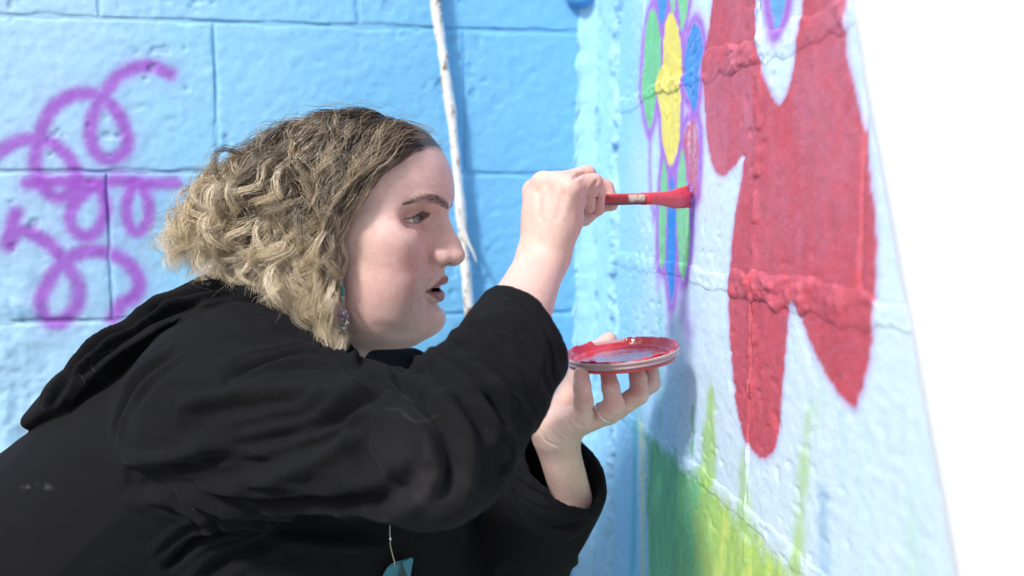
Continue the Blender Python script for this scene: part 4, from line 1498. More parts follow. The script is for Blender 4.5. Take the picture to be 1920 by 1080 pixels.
TX[RING] = rng.uniform(634, 676, 18)
TY[RING] = rng.uniform(575, 662, 18)
ymax = np.interp(TX, [300, 330, 420, 500, 560, 610, 650, 670], [514, 526, 530, 540, 572, 610, 644, 654])
ymax[RING] = 662
TY = np.minimum(TY, ymax - rng.random(NL) * 10)
tv_, tw_ = hpx(TX, TY)
tu = np.sign(roots[:, 0]) * (np.interp(th, [0, 60, 100, 180], [82, 78, 62, 45]) + rng.normal(size=NL) * 16) * (0.25 + 0.75 * side)
tu = np.where(TX > 600, np.sign(roots[:, 0]) * np.clip(np.abs(tu), 66, 92), tu)
tw_ = tw_ + tu * (math.sin(YAW) - math.sin(math.radians(10))) / math.cos(YAW)
tips = np.stack([tu, tv_, tw_], 1)
nrm = (roots - np.array([0, 35, -14])) / np.array([74, 67, 94]) ** 2
nrm /= np.linalg.norm(nrm, axis=1)[:, None]
back_dir = np.array([0, 0.10, -1.0])
fall = tips - roots
fall /= np.linalg.norm(fall, axis=1)[:, None]
fall = fall * 0.75 + back_dir * (0.25 + 0.35 * sstep(60, 25, th))[:, None]
comb = fall - nrm * (nrm * fall).sum(1)[:, None]
comb /= np.linalg.norm(comb, axis=1)[:, None] + 1e-6
front = sstep(70, 20, th)
L = np.linalg.norm(tips - roots, axis=1)
P1 = roots + nrm * (16 + 14 * rng.random(NL) + 16 * sstep(80, 130, th) - 8 * front)[:, None] + comb * (L * (0.28 + 0.12 * front))[:, None]
P2 = tips + np.array([0, 1.0, 0]) * (L * 0.30 + 8)[:, None] + np.stack([np.sign(tu) * 9, np.zeros(NL), -8 * sstep(80, 130, th)], 1)
tt = np.linspace(0, 1, NP)
B = np.stack([(1 - tt) ** 3, 3 * tt * (1 - tt) ** 2, 3 * tt ** 2 * (1 - tt), tt ** 3], 1)
guide = np.einsum('tk,nkc->ntc', B, np.stack([roots, P1, P2, tips], 1))


def push_out(p, extra):
    """keep hair outside the skull and the face's side"""
    q = (p - np.array([0, 35, -14])) / (np.array([74, 67, 94]) + extra)
    r = np.linalg.norm(q, axis=-1, keepdims=True)
    p = np.where(r < 1, np.array([0, 35, -14]) + q / np.maximum(r, 1e-3) * (np.array([74, 67, 94]) + extra), p)
    low = (p[..., 1] < 30) & (p[..., 2] > -75)
    lim = 70.0 * sstep(-170, -60, p[..., 1] + 0 * p[..., 2]) + 6
    u = np.where(low & (np.abs(p[..., 0]) < lim), np.sign(p[..., 0] + 1e-6) * lim, p[..., 0])
    p = p.copy()
    p[..., 0] = u
    return p


guide = push_out(guide, 5.0)
tg = np.gradient(guide, axis=1)
tg /= np.linalg.norm(tg, axis=2, keepdims=True) + 1e-9
ga = np.cross(tg, np.array([0.95, 0.2, 0.15]))
ga /= np.linalg.norm(ga, axis=2, keepdims=True) + 1e-9
gb = np.cross(tg, ga)
arc = np.concatenate([np.zeros((NL, 1)), np.cumsum(np.linalg.norm(np.diff(guide, axis=1), axis=2), 1)], 1)
amp0 = 6.0 + 8.0 * rng.random(NL) ** 1.5
amp0[RING] = rng.uniform(7, 11, 18)
amp = amp0[:, None] * sstep(0.10, 0.55, tt)[None] * (1 - 0.55 * front)[:, None]
wl = (38 + 34 * rng.random(NL))[:, None]
ph = rng.random(NL)[:, None] * 6.28
hand_ = np.where(rng.random(NL) < 0.5, 1, -1)[:, None]
ang = hand_ * arc / wl * 2 * np.pi + ph
curl = amp[..., None] * (np.cos(ang)[..., None] * ga + np.sin(ang)[..., None] * gb)
# strands of a lock: a shared curl, a little spread and a little frizz
NF = NL * NS
spread = rng.normal(size=(NL, NS, 2))
sr = (2.0 + 2.6 * rng.random(NL))[:, None, None] * (1.0 - 0.35 * sstep(0.2, 0.7, tt))[None, None, :] * np.linspace(0.9, 1.0, 1)
off = (spread[..., 0][..., None] * sr)[..., None] * ga[:, None] + (spread[..., 1][..., None] * sr)[..., None] * gb[:, None]
frz = rng.normal(size=(NL, NS, 5, 3)) * 1.1
ki = np.linspace(0, 4, NP)
k0_ = np.minimum(ki.astype(int), 3)
kf = (ki - k0_)[None, None, :, None]
kf = kf * kf * (3 - 2 * kf)
fr = frz[:, :, k0_] * (1 - kf) + frz[:, :, k0_ + 1] * kf
wild = np.where(rng.random((NL, NS)) < 0.12, 4.0, 1.0)[..., None, None]
fr = fr * (0.25 + 1.0 * tt)[None, None, :, None] * wild
lag = (rng.normal(size=(NL, NS)) * 0.22)[..., None]
ang2 = ang[:, None] + lag
cur2 = amp[:, None, :, None] * (np.cos(ang2)[..., None] * ga[:, None] + np.sin(ang2)[..., None] * gb[:, None])
paths = guide[:, None] + cur2 + off + fr
paths = push_out(paths.reshape(NF, NP, 3), 2.0)
# hair stays behind the line of the face
w_face = np.interp(paths[..., 1], [-160, -120, -60, -20, 10, 30, 46, 62, 72, 90], [-6, -9, -18, -16, -3, 12, 27, 52, 80, 90])
over_face = np.maximum(paths[..., 2] - w_face - np.repeat(rng.normal(size=(NL, 1)) * 5, NS, 0) - 3 * np.sin(paths[..., 1] * 0.11 + np.repeat(rng.random((NL, 1)) * 6, NS, 0)), 0) * (np.abs(paths[..., 0]) > 20)
hold = np.full(NL, 0.92)
hold[RING] = 0.35
paths[..., 2] -= over_face * np.repeat(hold, NS)[:, None]
# every strand leaves the skin at a root of its own
inn = roots[:, None] + rng.normal(size=(NL, NS, 3)) * np.where(np.arange(NL) < NFR, 2.6, 5.0)[:, None, None]
qn = (inn - np.array([0, 35, -14])) / np.array([74, 67, 94])
inn = np.array([0, 35, -14]) + qn / np.linalg.norm(qn, axis=2, keepdims=True) * np.array([72.5, 65.5, 92.5])
own = (1 - sstep(0.0, 0.22, tt))[None, :, None]
start = inn.reshape(NF, 1, 3) + np.repeat(nrm, NS, 0)[:, None] * (tt * 40)[None, :, None] + np.repeat(comb, NS, 0)[:, None] * (tt * 150)[None, :, None]
paths = paths * (1 - own) + start * own
rad = (0.19 + 0.13 * rng.random((NF, 1))) * MM * (1.05 - 0.75 * tt[None] ** 3)
tone = np.clip(rng.random(NL) * 1.3, 0, 1)
tone_s = np.clip(tone[:, None] + rng.normal(size=(NL, NS)) * 0.18, 0, 1).reshape(NF)
root_c = np.array([0.050, 0.036, 0.027])
ash = np.array([0.26, 0.21, 0.16])
gold = np.array([0.84, 0.665, 0.43])
pale = np.array([1.0, 0.90, 0.71])
mid = np.where(tone_s[:, None] < 0.5, ash + (gold - ash) * (tone_s[:, None] * 2), gold + (pale - gold) * (tone_s[:, None] * 2 - 1))
dk = np.repeat(rng.random(NL) * 0.42 + 0.05, NS)
k = sstep(0.0, 1.0, (tt[None] - dk[:, None] * 0.55) / (0.30 + dk[:, None]))
cols = root_c + (mid[:, None] - root_c) * k[..., None]
cols = cols + (pale - cols) * (0.58 * sstep(0.40, 0.95, tt))[None, :, None]
m_hair = mat('hair', rough=0.33, attr='Col', Specular_IOR_Level=0.7)
_nt = m_hair.node_tree                                     # light also passes through the strands
_tr = _nt.nodes.new('ShaderNodeBsdfTranslucent')
_mxs = _nt.nodes.new('ShaderNodeMixShader')
_mxs.inputs[0].default_value = 0.15
_at = [q for q in _nt.nodes if q.type == 'ATTRIBUTE'][0]
_nt.links.new(_at.outputs['Color'], _tr.inputs['Color'])
_nt.links.new(_nt.nodes['Principled BSDF'].outputs[0], _mxs.inputs[1])
_nt.links.new(_tr.outputs[0], _mxs.inputs[2])
_nt.links.new(_mxs.outputs[0], _nt.nodes['Material Output'].inputs['Surface'])
hair_mesh('hair', paths, rad, cols, m_hair, person)
# loose flyaway hairs round the outline and a few stray ones before the ear
nf = 640
ri = rng.choice(np.where(TY < ymax - 22)[0], nf)
base = guide[ri] + rng.normal(size=(nf, 1, 3)) * 5 + curl[ri] * 1.3
outw = base - np.array([0, 25, -30])
outw /= np.linalg.norm(outw, axis=2, keepdims=True)
base = base + outw * (rng.random((nf, 1, 1)) ** 2 * 34 + 2) * (tt ** 1.3)[None, :, None]
base += np.cumsum(rng.normal(size=(nf, NP, 3)) * 0.8, 1) * tt[None, :, None]
base = push_out(base, 4.0)
wf = np.interp(base[..., 1], [-160, -120, -60, -20, 10, 30, 46, 62, 72, 90], [-4, -8, -18, -18, -6, 8, 24, 50, 80, 90])
base[..., 2] -= np.maximum(base[..., 2] - wf, 0) * (np.abs(base[..., 0]) > 20)
hair_mesh('flyaway_hair', base, np.full((nf, NP), 0.13 * MM) * (1.1 - 0.7 * tt[None] ** 2), np.repeat((ash + (gold - ash) * rng.random((nf, 1)))[:, None], NP, 1), m_hair, person)

# fine short hairs that soften the hairline
nb = 420
bu_ = rng.uniform(-25, 69, nb)
bvv = np.interp(np.abs(bu_), [0, 30, 50, 60, 66, 70], [72, 69, 58, 47, 30, 10]) + rng.normal(size=nb) * 2.5 + 0.5
bq = np.clip(1 - (bu_ / 74) ** 2 - ((bvv - 35) / 67) ** 2, 0.0, 1)
b0 = np.stack([bu_, bvv, -14 + 94 * np.sqrt(bq)], 1)
bn = (b0 - np.array([0, 35, -14])) / np.array([74, 67, 94]) ** 2
bn /= np.linalg.norm(bn, axis=1)[:, None]
bd = np.array([0.25, 0.15, -1.0]) + rng.normal(size=(nb, 3)) * 0.35
bd = bd - bn * (bn * bd).sum(1)[:, None]
bd /= np.linalg.norm(bd, axis=1)[:, None]
s6 = np.linspace(0, 1, 7)
bl_ = 10 + 14 * rng.random(nb)
bp = b0[:, None] + bd[:, None] * (bl_[:, None] * s6)[..., None] + bn[:, None] * (1.0 + 3.0 * s6 * (1.3 - s6))[None, :, None]
bp[..., 1] -= (s6 ** 2)[None] * 4
hair_mesh('baby_hair', bp, np.full((nb, 7), 0.10 * MM) * (1.1 - 0.7 * s6[None]), np.full(bp.shape, 1.0) * np.array([0.16, 0.115, 0.08]), m_hair, person)
# a few shed hairs lying on the cloth
_gb = Caster(GARMENT[0], GARMENT[1])
for pts in (c8((1215, 452), (1262, 456), (1300, 488), (1345, 490), (1385, 470)), 
            c8((312, 342), (290, 318), (305, 288), (362, 262)), c8((246, 420), (268, 392), (266, 360), (252, 344)), c8((780, 30), (776, 62), (790, 104))):
    ln_ = _gb.line(pts, 6)
    if len(ln_) > 4:
        ln_ = ln_ + np.array([0, -0.0012, 0.0012])
        V, F = tube(ln_, 0.00006, 4)
        mesh_obj('shed_hair', V, F, bpy.data.materials.get('shed_hair') or mat('shed_hair', (0.28, 0.25, 0.21), 0.5), person)

# eyebrows and lashes: short hairs rooted on the skin
_bv = BVHTree.FromPolygons([tuple(map(float, v)) for v in HVv], HFf.tolist())


def on_face(u, v, sx):
    d = Vector((sx * 0.5, 0, 1)).normalized()
    o = Vector((sx * u, v, 0)) + d * 150 - Vector((d.x * 95, 0, d.z * 95)) * 0
    o = Vector((sx * u + d.x * 90, v, 60 + d.z * 60))
    hit = _bv.find_nearest(Vector((sx * u, v, np.interp(u, [0, 30, 57], [84, 72, 50]))))
    return np.array(hit[0]), np.array(hit[1])


for sx in (1, -1):
    st = []
    for _ in range(300):
        u = 4 + 52 * rnd.random() ** 1.1
        half = np.interp(u, [2, 8, 20, 36, 50, 57], [0.5, 3.2, 3.4, 2.6, 1.6, 0.4])
        v = float(brow_line(u)) + (rnd.random() * 2 - 1) * half - 0.8
        p, nr = on_face(u, v, sx)
        nr = nr if nr[2] > 0 else -nr
        d = np.array([sx * 1.0, (0.55 if u < 30 else 0.05) + (rnd.random() - 0.5) * 0.5, -0.35]) + nr * 0.06
        d /= np.linalg.norm(d)
        ln = 5.0 + 3 * rnd.random()
        s = np.linspace(0, 1, 5)[:, None]
        st.append(p + d * ln * s + nr * (0.15 + 0.6 * s * (1 - s) * 2) + np.array([0, -0.7, 0]) * s ** 2)
    st = np.array(st)
    hair_mesh('eyebrow', st, np.full(st.shape[:2], 0.15 * MM) * np.linspace(1, 0.4, 5)[None], np.full(st.shape, 1.0) * np.array([0.10, 0.062, 0.045]), m_hair, person)
    ls = []
    for kx in np.linspace(-0.85, 0.95, 26):
        u = 31 + 13 * kx
        upv = 4.6 * (1 - abs(kx + 0.05) ** 2.2) - 1.2 - 0.10 * (u - 31)
        rr = math.sqrt(max(13.2 ** 2 - (u - 31) ** 2 - upv ** 2, 4))
        p = np.array([sx * u, upv, EC[2] + rr])
        o_ = np.array([sx * (u - 31) / 13 * 0.5, 0.25, 1.0])
        o_ /= np.linalg.norm(o_)
        s = np.linspace(0, 1, 5)[:, None]
        ls.append(p + o_ * 5.5 * s + np.array([0, 2.2, 0]) * s ** 2)
    ls = np.array(ls)
    hair_mesh('eyelashes', ls, np.full(ls.shape[:2], 0.22 * MM) * np.linspace(1, 0.4, 5)[None], np.full(ls.shape, 1.0) * np.array([0.03, 0.02, 0.015]), m_hair, person)

# ================================================================== the brush
TIP = np.array([XM - 0.004, 0, 0])
_t = on_mural([(1302, 371)])[0]
TIP[1:] = _t
HND = P(1150, 374, 0.882)
ax_ = TIP - HND
LEN = np.linalg.norm(ax_)
ax_ /= LEN
bs = np.cross(ax_, np.array([0, 0, 1.0]))
bs /= np.linalg.norm(bs)
bu = np.cross(bs, ax_)
brush = empty('paint_brush', tuple(HND), label='paintbrush with red-coated bristles held against the mural', cat='paintbrush')


def loft(st, sides, ridges=0.0, seed=0):
    """stations (s along the axis in m, half width, half height, drop) -> V, F"""
    V, F = [], []
    ang = np.arange(sides) * 2 * np.pi / sides
    rr = np.random.default_rng(seed)
    ph_ = rr.random(sides)
    for i, (s, hw, hh2, dz) in enumerate(st):
        for j, a in enumerate(ang):
            k = 1 + ridges * (ph_[j] - 0.5) * (i / (len(st) - 1)) ** 2
            V.append(HND + ax_ * s + bs * hw * k * math.copysign(abs(math.cos(a)) ** 0.8, math.cos(a)) + bu * (hh2 * k * math.copysign(abs(math.sin(a)) ** 0.8, math.sin(a)) + dz))
    n = len(st)
    for i in range(n - 1):
        for j in range(sides):
            k = (j + 1) % sides
            F.append((i * sides + j, i * sides + k, (i + 1) * sides + k, (i + 1) * sides + j))
    F.append(tuple(range(sides))[::-1])
    F.append(tuple((n - 1) * sides + j for j in range(sides)))
    return np.array(V), F


frac = lambda px: LEN * (px - 1150) / (1302 - 1150)
m_wet = mat('wet_red_paint', (0.60, 0.050, 0.075), 0.30, Coat_Weight=0.15)
add_bump(m_wet, 260, 0.25, 0.001, 3)
mottle(m_wet, 120, 0.16)
st = [(frac(x), 0.0065 + 0.001 * w, h * 0.00056, 0) for x, h, w in ((1085, 9, 0), (1100, 10, 0), (1120, 10, 0), (1140, 10, 0), (1148, 10.5, 0), (1156, 11, 0), (1164, 11, 0), (1172, 11, 0), (1180, 11, 0), (1188, 11, 0), (1196, 11, 0), (1202, 11, 0), (1207, 11, 0))]
st2 = []
for i in range(len(st) - 1):
    for q in range(4):
        st2.append(tuple(np.array(st[i]) + (np.array(st[i + 1]) - np.array(st[i])) * q / 4))
st2.append(st[-1])
V, F = loft(st2, 20)
nz_ = noise3(V[:, 0] * 260, V[:, 1] * 260, V[:, 2] * 260, 401)
nz2 = noise3(V[:, 0] * 700, V[:, 1] * 700, V[:, 2] * 700, 402)
s_ = (V - HND) @ ax_
hz = (V - HND) @ bu
hc = np.array([0.34, 0.020, 0.034]) * np.ones((len(V), 1)) * (0.75 + 0.5 * nz2)[:, None]
hc += (np.array([0.55, 0.05, 0.07]) - hc) * sstep(0.003, 0.005, hz + (nz_ - 0.5) * 0.003)[:, None]  # paler red along the top: light from above painted in
bare = sstep(frac(1168), frac(1173), s_) * sstep(frac(1203), frac(1198), s_) * sstep(-0.0032, -0.0010, hz + (nz2 - 0.5) * 0.003) * sstep(0.0052, 0.0040, hz)
hc += (np.array([0.70, 0.68, 0.55]) - hc) * (bare * sstep(0.25, 0.42, nz_ + nz2 * 0.3))[:, None]
hc += (np.array([0.10, 0.09, 0.05]) - hc) * (sstep(0.70, 0.80, nz2) * 0.7)[:, None]
hc += (np.array([0.07, 0.012, 0.018]) - hc) * (sstep(-0.0032, -0.0046, hz) * 0.85)[:, None]  # underside darkened: its shade is put into the colour
m_handle = mat('paint_crusted_handle', rough=0.5, attr='Col')
add_bump(m_handle, 500, 0.5, 0.001, 3)
mesh_obj('handle', V, F, m_handle, brush, hc)
st = [(frac(x), w * MM, h * 0.00059, dz * 0.00059) for x, h, w, dz in (
    (1204, 11.3, 7.6, 0), (1215, 11.5, 7.8, 0.2), (1228, 12, 8.0, 0.2), (1240, 12.8, 8.2, -0.6), (1252, 14.6, 8.0, -1.6), (1262, 16.5, 7.6, -2.2), (1272, 17.8, 7.0, -1.6), (1280, 18.4, 6.4, 0), (1287, 19.0, 5.8, 0.8), (1293, 18.6, 5.2, 1.6))]
V, F = loft(st, 48, 0.34, 5)
mesh_obj('bristles', V, F, m_wet, brush)
# the splayed ends press into the wall in separate tufts
bv, bf_ = [], []
for kx in range(34):
    a = rnd.random() * 2 - 1
    hgt = a * 19 * 0.00059 + 0.0009
    sidew = (rnd.random() * 2 - 1) * 0.0052 * math.sqrt(max(1 - a * a, 0.05))
    p0 = HND + ax_ * frac(1276) + bu * (hgt * 0.86) + bs * sidew
    p1 = HND + ax_ * frac(1291) + bu * (hgt * 1.02) + bs * sidew
    p2 = HND + ax_ * (frac(1301) + (rnd.random() - 0.4) * 0.002) + bu * (hgt * 1.10 + (0.0028 if a > 0.5 else -0.0008 if a < -0.6 else 0)) + bs * sidew * 1.1
    v, f = tube([p0, (p0 + p1) / 2, p1, p2], [0.0011, 0.0015, 0.0014, 0.0004], 6)
    f = [tuple(i + sum(len(q) for q in bv) for i in ff) for ff in f]
    bv.append(v)
    bf_ += f
tag(mesh_obj('bristle_ends', np.concatenate(bv), bf_, m_wet, brush), kind='stuff')

# ================================================================== the lid used as a palette
LC = P(1166, 663, 0.940)
lid = empty('paint_tray', tuple(LC), label='round clear plastic tub lid holding red paint, balanced on fingertips', cat='lid')
right = ray(1280, 641) - ray(1053, 669)
right = np.array([right[0], 0, right[2]])
right /= np.linalg.norm(right)
rot_n = np.cross(right, np.array([0.0, 1.0, 0.02]))
rot_n /= np.linalg.norm(rot_n)
rot_n = rot_n if rot_n[2] > 0 else -rot_n
fwd = np.cross(rot_n, right)
RL = 0.0655


def lathe(prof, n=96):
    ang = np.arange(n) * 2 * np.pi / n
    pr = np.array(prof)
    V = (LC + pr[:, None, :1] * (np.cos(ang)[None, :, None] * right + np.sin(ang)[None, :, None] * fwd) + pr[:, None, 1:2] * rot_n).reshape(-1, 3)
    F = []
    for i in range(len(pr) - 1):
        for j in range(n):
            k = (j + 1) % n
            F.append((i * n + j, i * n + k, (i + 1) * n + k, (i + 1) * n + j))
    return V, F


m_plastic = mat('clear_plastic', (0.95, 0.74, 0.79), 0.08, IOR=1.46, Transmission_Weight=0.6)
V, F = lathe([(0.0005, -0.0085), (0.0575, -0.0085), (0.0612, -0.0078), (0.0625, -0.0060), (0.0622, -0.0040), (0.0648, -0.0034), (0.0652, -0.0016), (0.0640, -0.0006), (0.0643, 0.0010), (0.0658, 0.0016), (0.0662, 0.0028), (0.0652, 0.0042), (0.0635, 0.0046), (0.0618, 0.0040), (0.0608, 0.0020), (0.0585, -0.0010), (0.0570, -0.0040), (0.0540, -0.0050), (0.0005, -0.0052)])
mesh_obj('lid_shell', V, F, m_plastic, lid)
# paint: a thin wet film with a thick, smeared edge climbing over the rim
nr, na = 70, 220
rr_ = np.linspace(0.0004, 0.0645, nr)
aa_ = np.linspace(0, 2 * np.pi, na, endpoint=False)
RR, AA2 = np.meshgrid(rr_, aa_, indexing='ij')
x_, y_ = RR * np.cos(AA2), RR * np.sin(AA2)
prof_z = np.interp(RR, [0, 0.0535, 0.0565, 0.0582, 0.0606, 0.0618, 0.0635, 0.0645], [-0.0047, -0.0045, -0.0034, -0.0005, 0.0025, 0.0046, 0.0051, 0.0049])
nn = fbm2(x_ * 90, y_ * 90 + 4, 3, 501)
nn2 = fbm2(x_ * 300, y_ * 300, 3, 503)
ridge = np.exp(-(((x_ - 0.004) / 0.020) ** 2 + ((y_ - 0.012) / 0.008) ** 2))
zz_ = prof_z + 0.0012 * nn * sstep(0.030, 0.055, RR) + 0.0010 * ridge + 0.0006 * nn2 + 0.0016 * np.exp(-((RR - 0.0622) / 0.0016) ** 2) * sstep(0.52, 0.66, nn)
cover = fbm2(x_ * 45 + 3, y_ * 45, 3, 505)
wet = np.clip(sstep(0.46, 0.54, cover) + sstep(0.028, 0.036, x_) * sstep(-0.048, -0.040, y_), 0, 1)   # where paint has climbed the rim
zz_ = zz_ - 0.0022 * (1 - wet) * sstep(0.0590, 0.0606, RR)
PV = (LC + x_[..., None] * right + y_[..., None] * fwd + zz_[..., None] * rot_n).reshape(-1, 3)
fa = []
i_ = np.arange(nr - 1)[:, None] * na + np.arange(na)[None]
j_ = np.arange(nr - 1)[:, None] * na + (np.arange(na) + 1)[None] % na
q_ = np.stack([i_, j_, j_ + na, i_ + na], -1)
q_ = q_.reshape(-1, 4)
pc = np.array([0.50, 0.030, 0.050]) * np.ones((PV.shape[0], 1))
thin = (sstep(0.048, 0.030, RR) * (1 - 0.8 * ridge) * sstep(0.36, 0.52, cover + 0.12)).ravel()  # mask of the painted reflection, not a measure of paint thickness
pc += (np.array([0.42, 0.16, 0.30]) - pc) * (thin * 0.85)[:, None]  # lavender sky reflection painted into the middle of the film
m_film = mat('paint_film', rough=0.14, attr='Col', Coat_Weight=0.4)
add_bump(m_film, 420, 0.12, 0.0006, 2)
mesh_obj('paint_film', PV, q_, m_film, lid, pc)
V, F = lathe([(0.0005, -0.0090), (0.0575, -0.0090), (0.0616, -0.0082), (0.0630, -0.0064), (0.0629, -0.0052)])
mesh_obj('paint_smear', V, [f[::-1] for f in F], m_wet, lid)
bv, bf_ = [], []
for kx in range(26):                                       # gobs dried along the rim
    a = -math.pi / 2 + (rnd.random() - 0.5) * 1.5 if kx < 16 else (rnd.random() - 0.3) * 0.9
    c = LC + 0.0632 * (math.cos(a) * right + math.sin(a) * fwd) + rot_n * (0.0036 + rnd.random() * 0.001)
    r = 0.0008 + 0.0014 * rnd.random()
    t_ = -math.sin(a) * right + math.cos(a) * fwd
    v, f = tube([c - t_ * r * 1.8, c - t_ * r, c + rot_n * r * 0.3, c + t_ * r, c + t_ * r * 1.9], [r * 0.3, r * 0.8, r, r * 0.75, r * 0.25], 8)
    f = [tuple(i + sum(len(q) for q in bv) for i in ff) for ff in f]
    bv.append(v)
    bf_ += f
tag(mesh_obj('paint_gobs', np.concatenate(bv), bf_, m_wet, lid), kind='stuff')

# ================================================================== jewellery and tag
m_silver = mat('silver', (0.80, 0.78, 0.74), 0.18, Metallic=1.0)
c0 = L_MCP[2] + (lc(795, 735, 0.911) - L_MCP[2]) * 0.42
axr = lc(795, 735, 0.911) - L_MCP[2]
axr /= np.linalg.norm(axr)
e1 = np.cross(axr, np.array([0, 1.0, 0]))
e1 /= np.linalg.norm(e1)
e2 = np.cross(axr, e1)
rv, rfc = [], []
for i in range(64):
    a = 2 * math.pi * i / 64
    for j in range(8):
        b = 2 * math.pi * j / 8
        rad_ = 0.0124 + 0.0008 * math.cos(b)
        rv.append(c0 + (math.cos(a) * e1 + math.sin(a) * e2) * rad_ + axr * 0.0011 * math.sin(b))
for i in range(64):
    for j in range(8):
        rfc.append((i * 8 + j, ((i + 1) % 64) * 8 + j, ((i + 1) % 64) * 8 + (j + 1) % 8, i * 8 + (j + 1) % 8))
o = mesh_obj('finger_ring', rv, rfc, m_silver)
tag(o, 'thin silver band on the ring finger beneath the red lid', 'ring')

ear = empty('earring', tuple(P(636, 545, 0.822)), label='beaded dangling earring in teal, white and violet beside the curls', cat='earring')
bc = [(0.02, 0.30, 0.27), (0.55, 0.55, 0.62), (0.30, 0.16, 0.42), (0.62, 0.52, 0.58), (0.10, 0.32, 0.14), (0.50, 0.16, 0.20)]
bm_ = [mat('bead_%s' % n, c, 0.2) for n, c in zip(('teal', 'white', 'violet', 'pink', 'green', 'red'), bc)]
hook = [P(x, y, 0.822) for x, y in ((643, 520), (639, 526), (639, 535), (643, 548), (642, 560), (639, 572), (642, 582))]
V, F = tube(smooth_poly(hook, 4, False), 0.00045, 6)
mesh_obj('wire', V, F, m_silver, ear)
sph = bmesh.new()
bmesh.ops.create_icosphere(sph, subdivisions=2, radius=1.0)
SV = np.array([v.co for v in sph.verts])
SF = [tuple(v.index for v in f.verts) for f in sph.faces]
sph.free()
bead_me = {}


def bead(px, py, Y, r, mi):
    if mi not in bead_me:
        me = bpy.data.meshes.new('bead')
        me.from_pydata(SV.tolist(), [], SF)
        me.polygons.foreach_set('use_smooth', np.ones(len(SF), bool))
        me.materials.append(bm_[mi])
        bead_me[mi] = me
    o = bpy.data.objects.new('bead', bead_me[mi])
    C.objects.link(o)
    o.parent = ear
    o.location = Vector(P(px, py, Y)) - Vector(ear.location)
    o.scale = (r, r, r * 1.1)


for y, mi in ((538, 0), (543, 0), (548, 0), (553, 0), (558, 1)):
    bead(642 + rnd.random() * 2 - 1, y, 0.822, 0.0016, mi)
for kx in range(62):
    t_ = rnd.random()
    hw = 3 + 8 * math.sin(math.pi * min(t_ * 0.9 + 0.1, 1)) ** 0.8
    bead(645 - t_ * 7 + (rnd.random() * 2 - 1) * hw, 583 + t_ * 38, 0.822 + (rnd.random() - 0.5) * 0.008, 0.0011 + 0.0004 * rnd.random(),
         rnd.choice([1, 2, 3, 1, 2, 3, 5, 4]))

m_card = mat('teal_card', (0.02, 0.17, 0.24), 0.35, attr='Col')
hit = px_point(748, 1062)
hit_s = px_point(731, 1012)
card_y = min(hit[1], hit_s[1]) - 0.010
tagt = empty('name_tag', tuple(P(740, 1050, card_y)), label='teal laminated card hanging on a thin cord below the sleeve', cat='card')
outl = smooth_poly([(700, 1130), (710, 1095), (720, 1075), (728, 1062), (738, 1055), (756, 1050), (774, 1046), (772, 1065), (769, 1090), (768, 1130)], 3)
cen = outl.mean(0)
V = [P(x, y, card_y + 0.0012 * math.sin(x * 0.2)) for x, y in outl] + [P(x, y, card_y + 0.0014 + 0.0012 * math.sin(x * 0.2)) for x, y in outl]
n = len(outl)
F = [tuple(range(n)), tuple(range(2 * n - 1, n - 1, -1))] + [(i, i + n, (i + 1) % n + n, (i + 1) % n) for i in range(n)]
mesh_obj('card', V, F, m_card, tagt, np.broadcast_to(np.array([0.025, 0.19, 0.27]), (2 * n, 3)), smooth=False)
prt = smooth_poly([(747, 1090), (749, 1070), (751, 1058), (755, 1054), (760, 1057), (761, 1068), (765, 1080), (766, 1095)], 3)
V = [P(x, y, card_y - 0.0006 + 0.0012 * math.sin(x * 0.2)) for x, y in prt]
mesh_obj('printed_figure', V, [tuple(range(len(prt)))], mat('dark_print', (0.006, 0.045, 0.05), 0.35), tagt, smooth=False)
V, F = tube([P(x, y, card_y - 0.001) for x, y in ((731, 985), (731, 1008), (732, 1024), (736, 1040), (740, 1054), (740, 1062))], 0.0006, 6)
mesh_obj('cord', V, F, mat('cord', (0.45, 0.42, 0.38), 0.7), tagt)
V, F = tube([P(x, y, card_y - 0.001) for x, y in ((731, 1006), (731.5, 1010), (732, 1014))], [0.0010, 0.0014, 0.0010], 8)
mesh_obj('clasp', V, F, m_silver, tagt)

# ================================================================== the white stick by the back wall
pl = smooth_poly([P(x, y, 1.352) for x, y in ((812, -60), (818, 20), (826, 70), (832, 112), (838, 160), (846, 210), (853, 280), (860, 350), (866, 420), (872, 490), (878, 560))], 10, False)
dr_ = (pl[-1] - pl[-30])
dr_ /= np.linalg.norm(dr_)
down = [pl[-1] + dr_ * s for s in np.linspace(0.02, (pl[-1][2]) / -dr_[2] - 0.004, 30)]
up_ = [pl[0] - (pl[8] - pl[0]) / np.linalg.norm(pl[8] - pl[0]) * s for s in np.linspace(0.35, 0.01, 20)]
pl = np.concatenate([up_, pl, down])
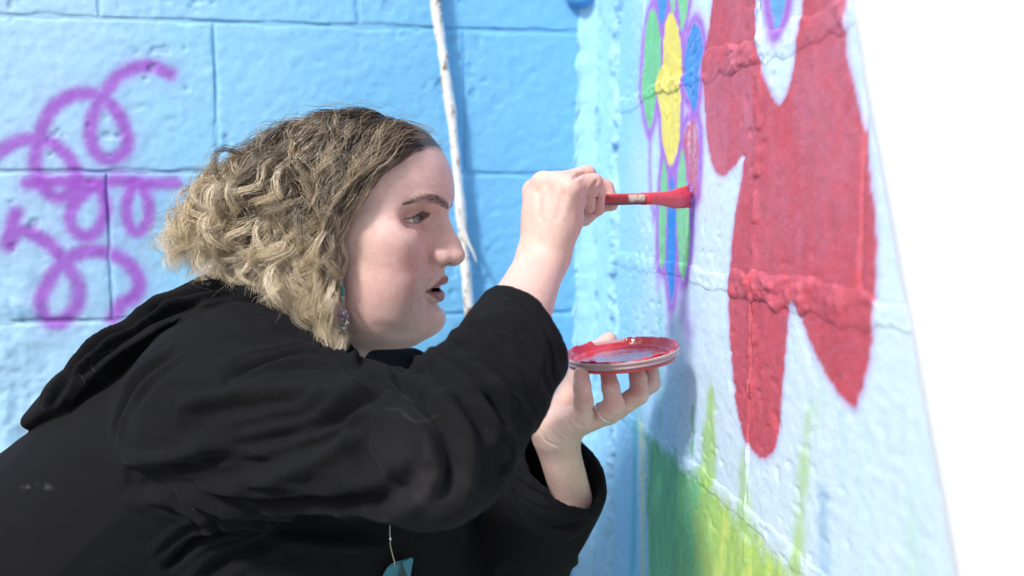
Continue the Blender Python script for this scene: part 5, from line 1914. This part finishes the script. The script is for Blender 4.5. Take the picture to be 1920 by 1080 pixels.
# resample finely
seg = np.concatenate([[0], np.cumsum(np.linalg.norm(np.diff(pl, axis=0), axis=1))])
s_ = np.arange(0, seg[-1], 0.0035)
pl = np.stack([np.interp(s_, seg, pl[:, i]) for i in range(3)], 1)
rr = 0.0076 + (noise2(s_ * 18, s_ * 0, 601) - 0.5) * 0.0018 + (noise2(s_ * 60, s_ * 0, 603) - 0.5) * 0.0016
V, F = tube(pl, rr, 18)
nA = noise3(V[:, 0] * 120, V[:, 1] * 120, V[:, 2] * 60, 605)
nB = noise3(V[:, 0] * 300, V[:, 1] * 300, V[:, 2] * 300, 607)
nC = noise3(V[:, 0] * 9, V[:, 1] * 9, V[:, 2] * 9, 609)
ctr = np.repeat(pl, 18, 0)
V = ctr + (V - ctr) * (1 + (nA - 0.5) * 0.22 + (nB - 0.5) * 0.16)[:, None]
pcx = np.array([0.74, 0.75, 0.74]) * np.ones((len(V), 1)) * (0.90 + 0.2 * nB)[:, None]
chip = sstep(0.54, 0.63, nA * 0.6 + nB * 0.4 + (nC - 0.5) * 0.35)
pcx += (np.array([0.17, 0.095, 0.055]) - pcx) * (chip * 0.9)[:, None]
pcx += (np.array([0.45, 0.62, 0.80]) - pcx) * (sstep(0.62, 0.8, nC) * 0.25)[:, None]
m_stick = mat('peeling_white_paint', rough=0.65, attr='Col')
add_bump(m_stick, 400, 0.5, 0.001, 3)
stick = empty('stick', tuple(pl[-1]), label='slender white stick with peeling paint leaning by the blue block wall', cat='stick')
mesh_obj('shaft', V, F, m_stick, stick, pcx)
V, F = tube(smooth_poly([P(868, 425, 1.349), P(878, 455, 1.344), (P(888, 475, 1.342)), P(893, 492, 1.342)], 4, False), np.linspace(0.0036, 0.0010, 13), 8)
mesh_obj('splinter', V, F, mat('pale_wood', (0.66, 0.66, 0.64), 0.7), stick)

# a blue bolt or pipe end high in the corner, modelled as a lump
bl = SV * np.array([0.024, 0.016, 0.012])
bl = bl * (0.8 + 0.5 * noise3(SV[:, 0] * 2, SV[:, 1] * 2, SV[:, 2] * 2, 701))[:, None]
bl[:, 2] += 0.010 * np.abs(bl[:, 0] / 0.024) ** 1.6
bm = bmesh.new()
mesh_obj('corner_lump', bl + P(1086, 2, 1.362), SF, m_paint, back, np.broadcast_to(np.array([0.07, 0.30, 0.62]), (len(SV), 3)))
bm.free()
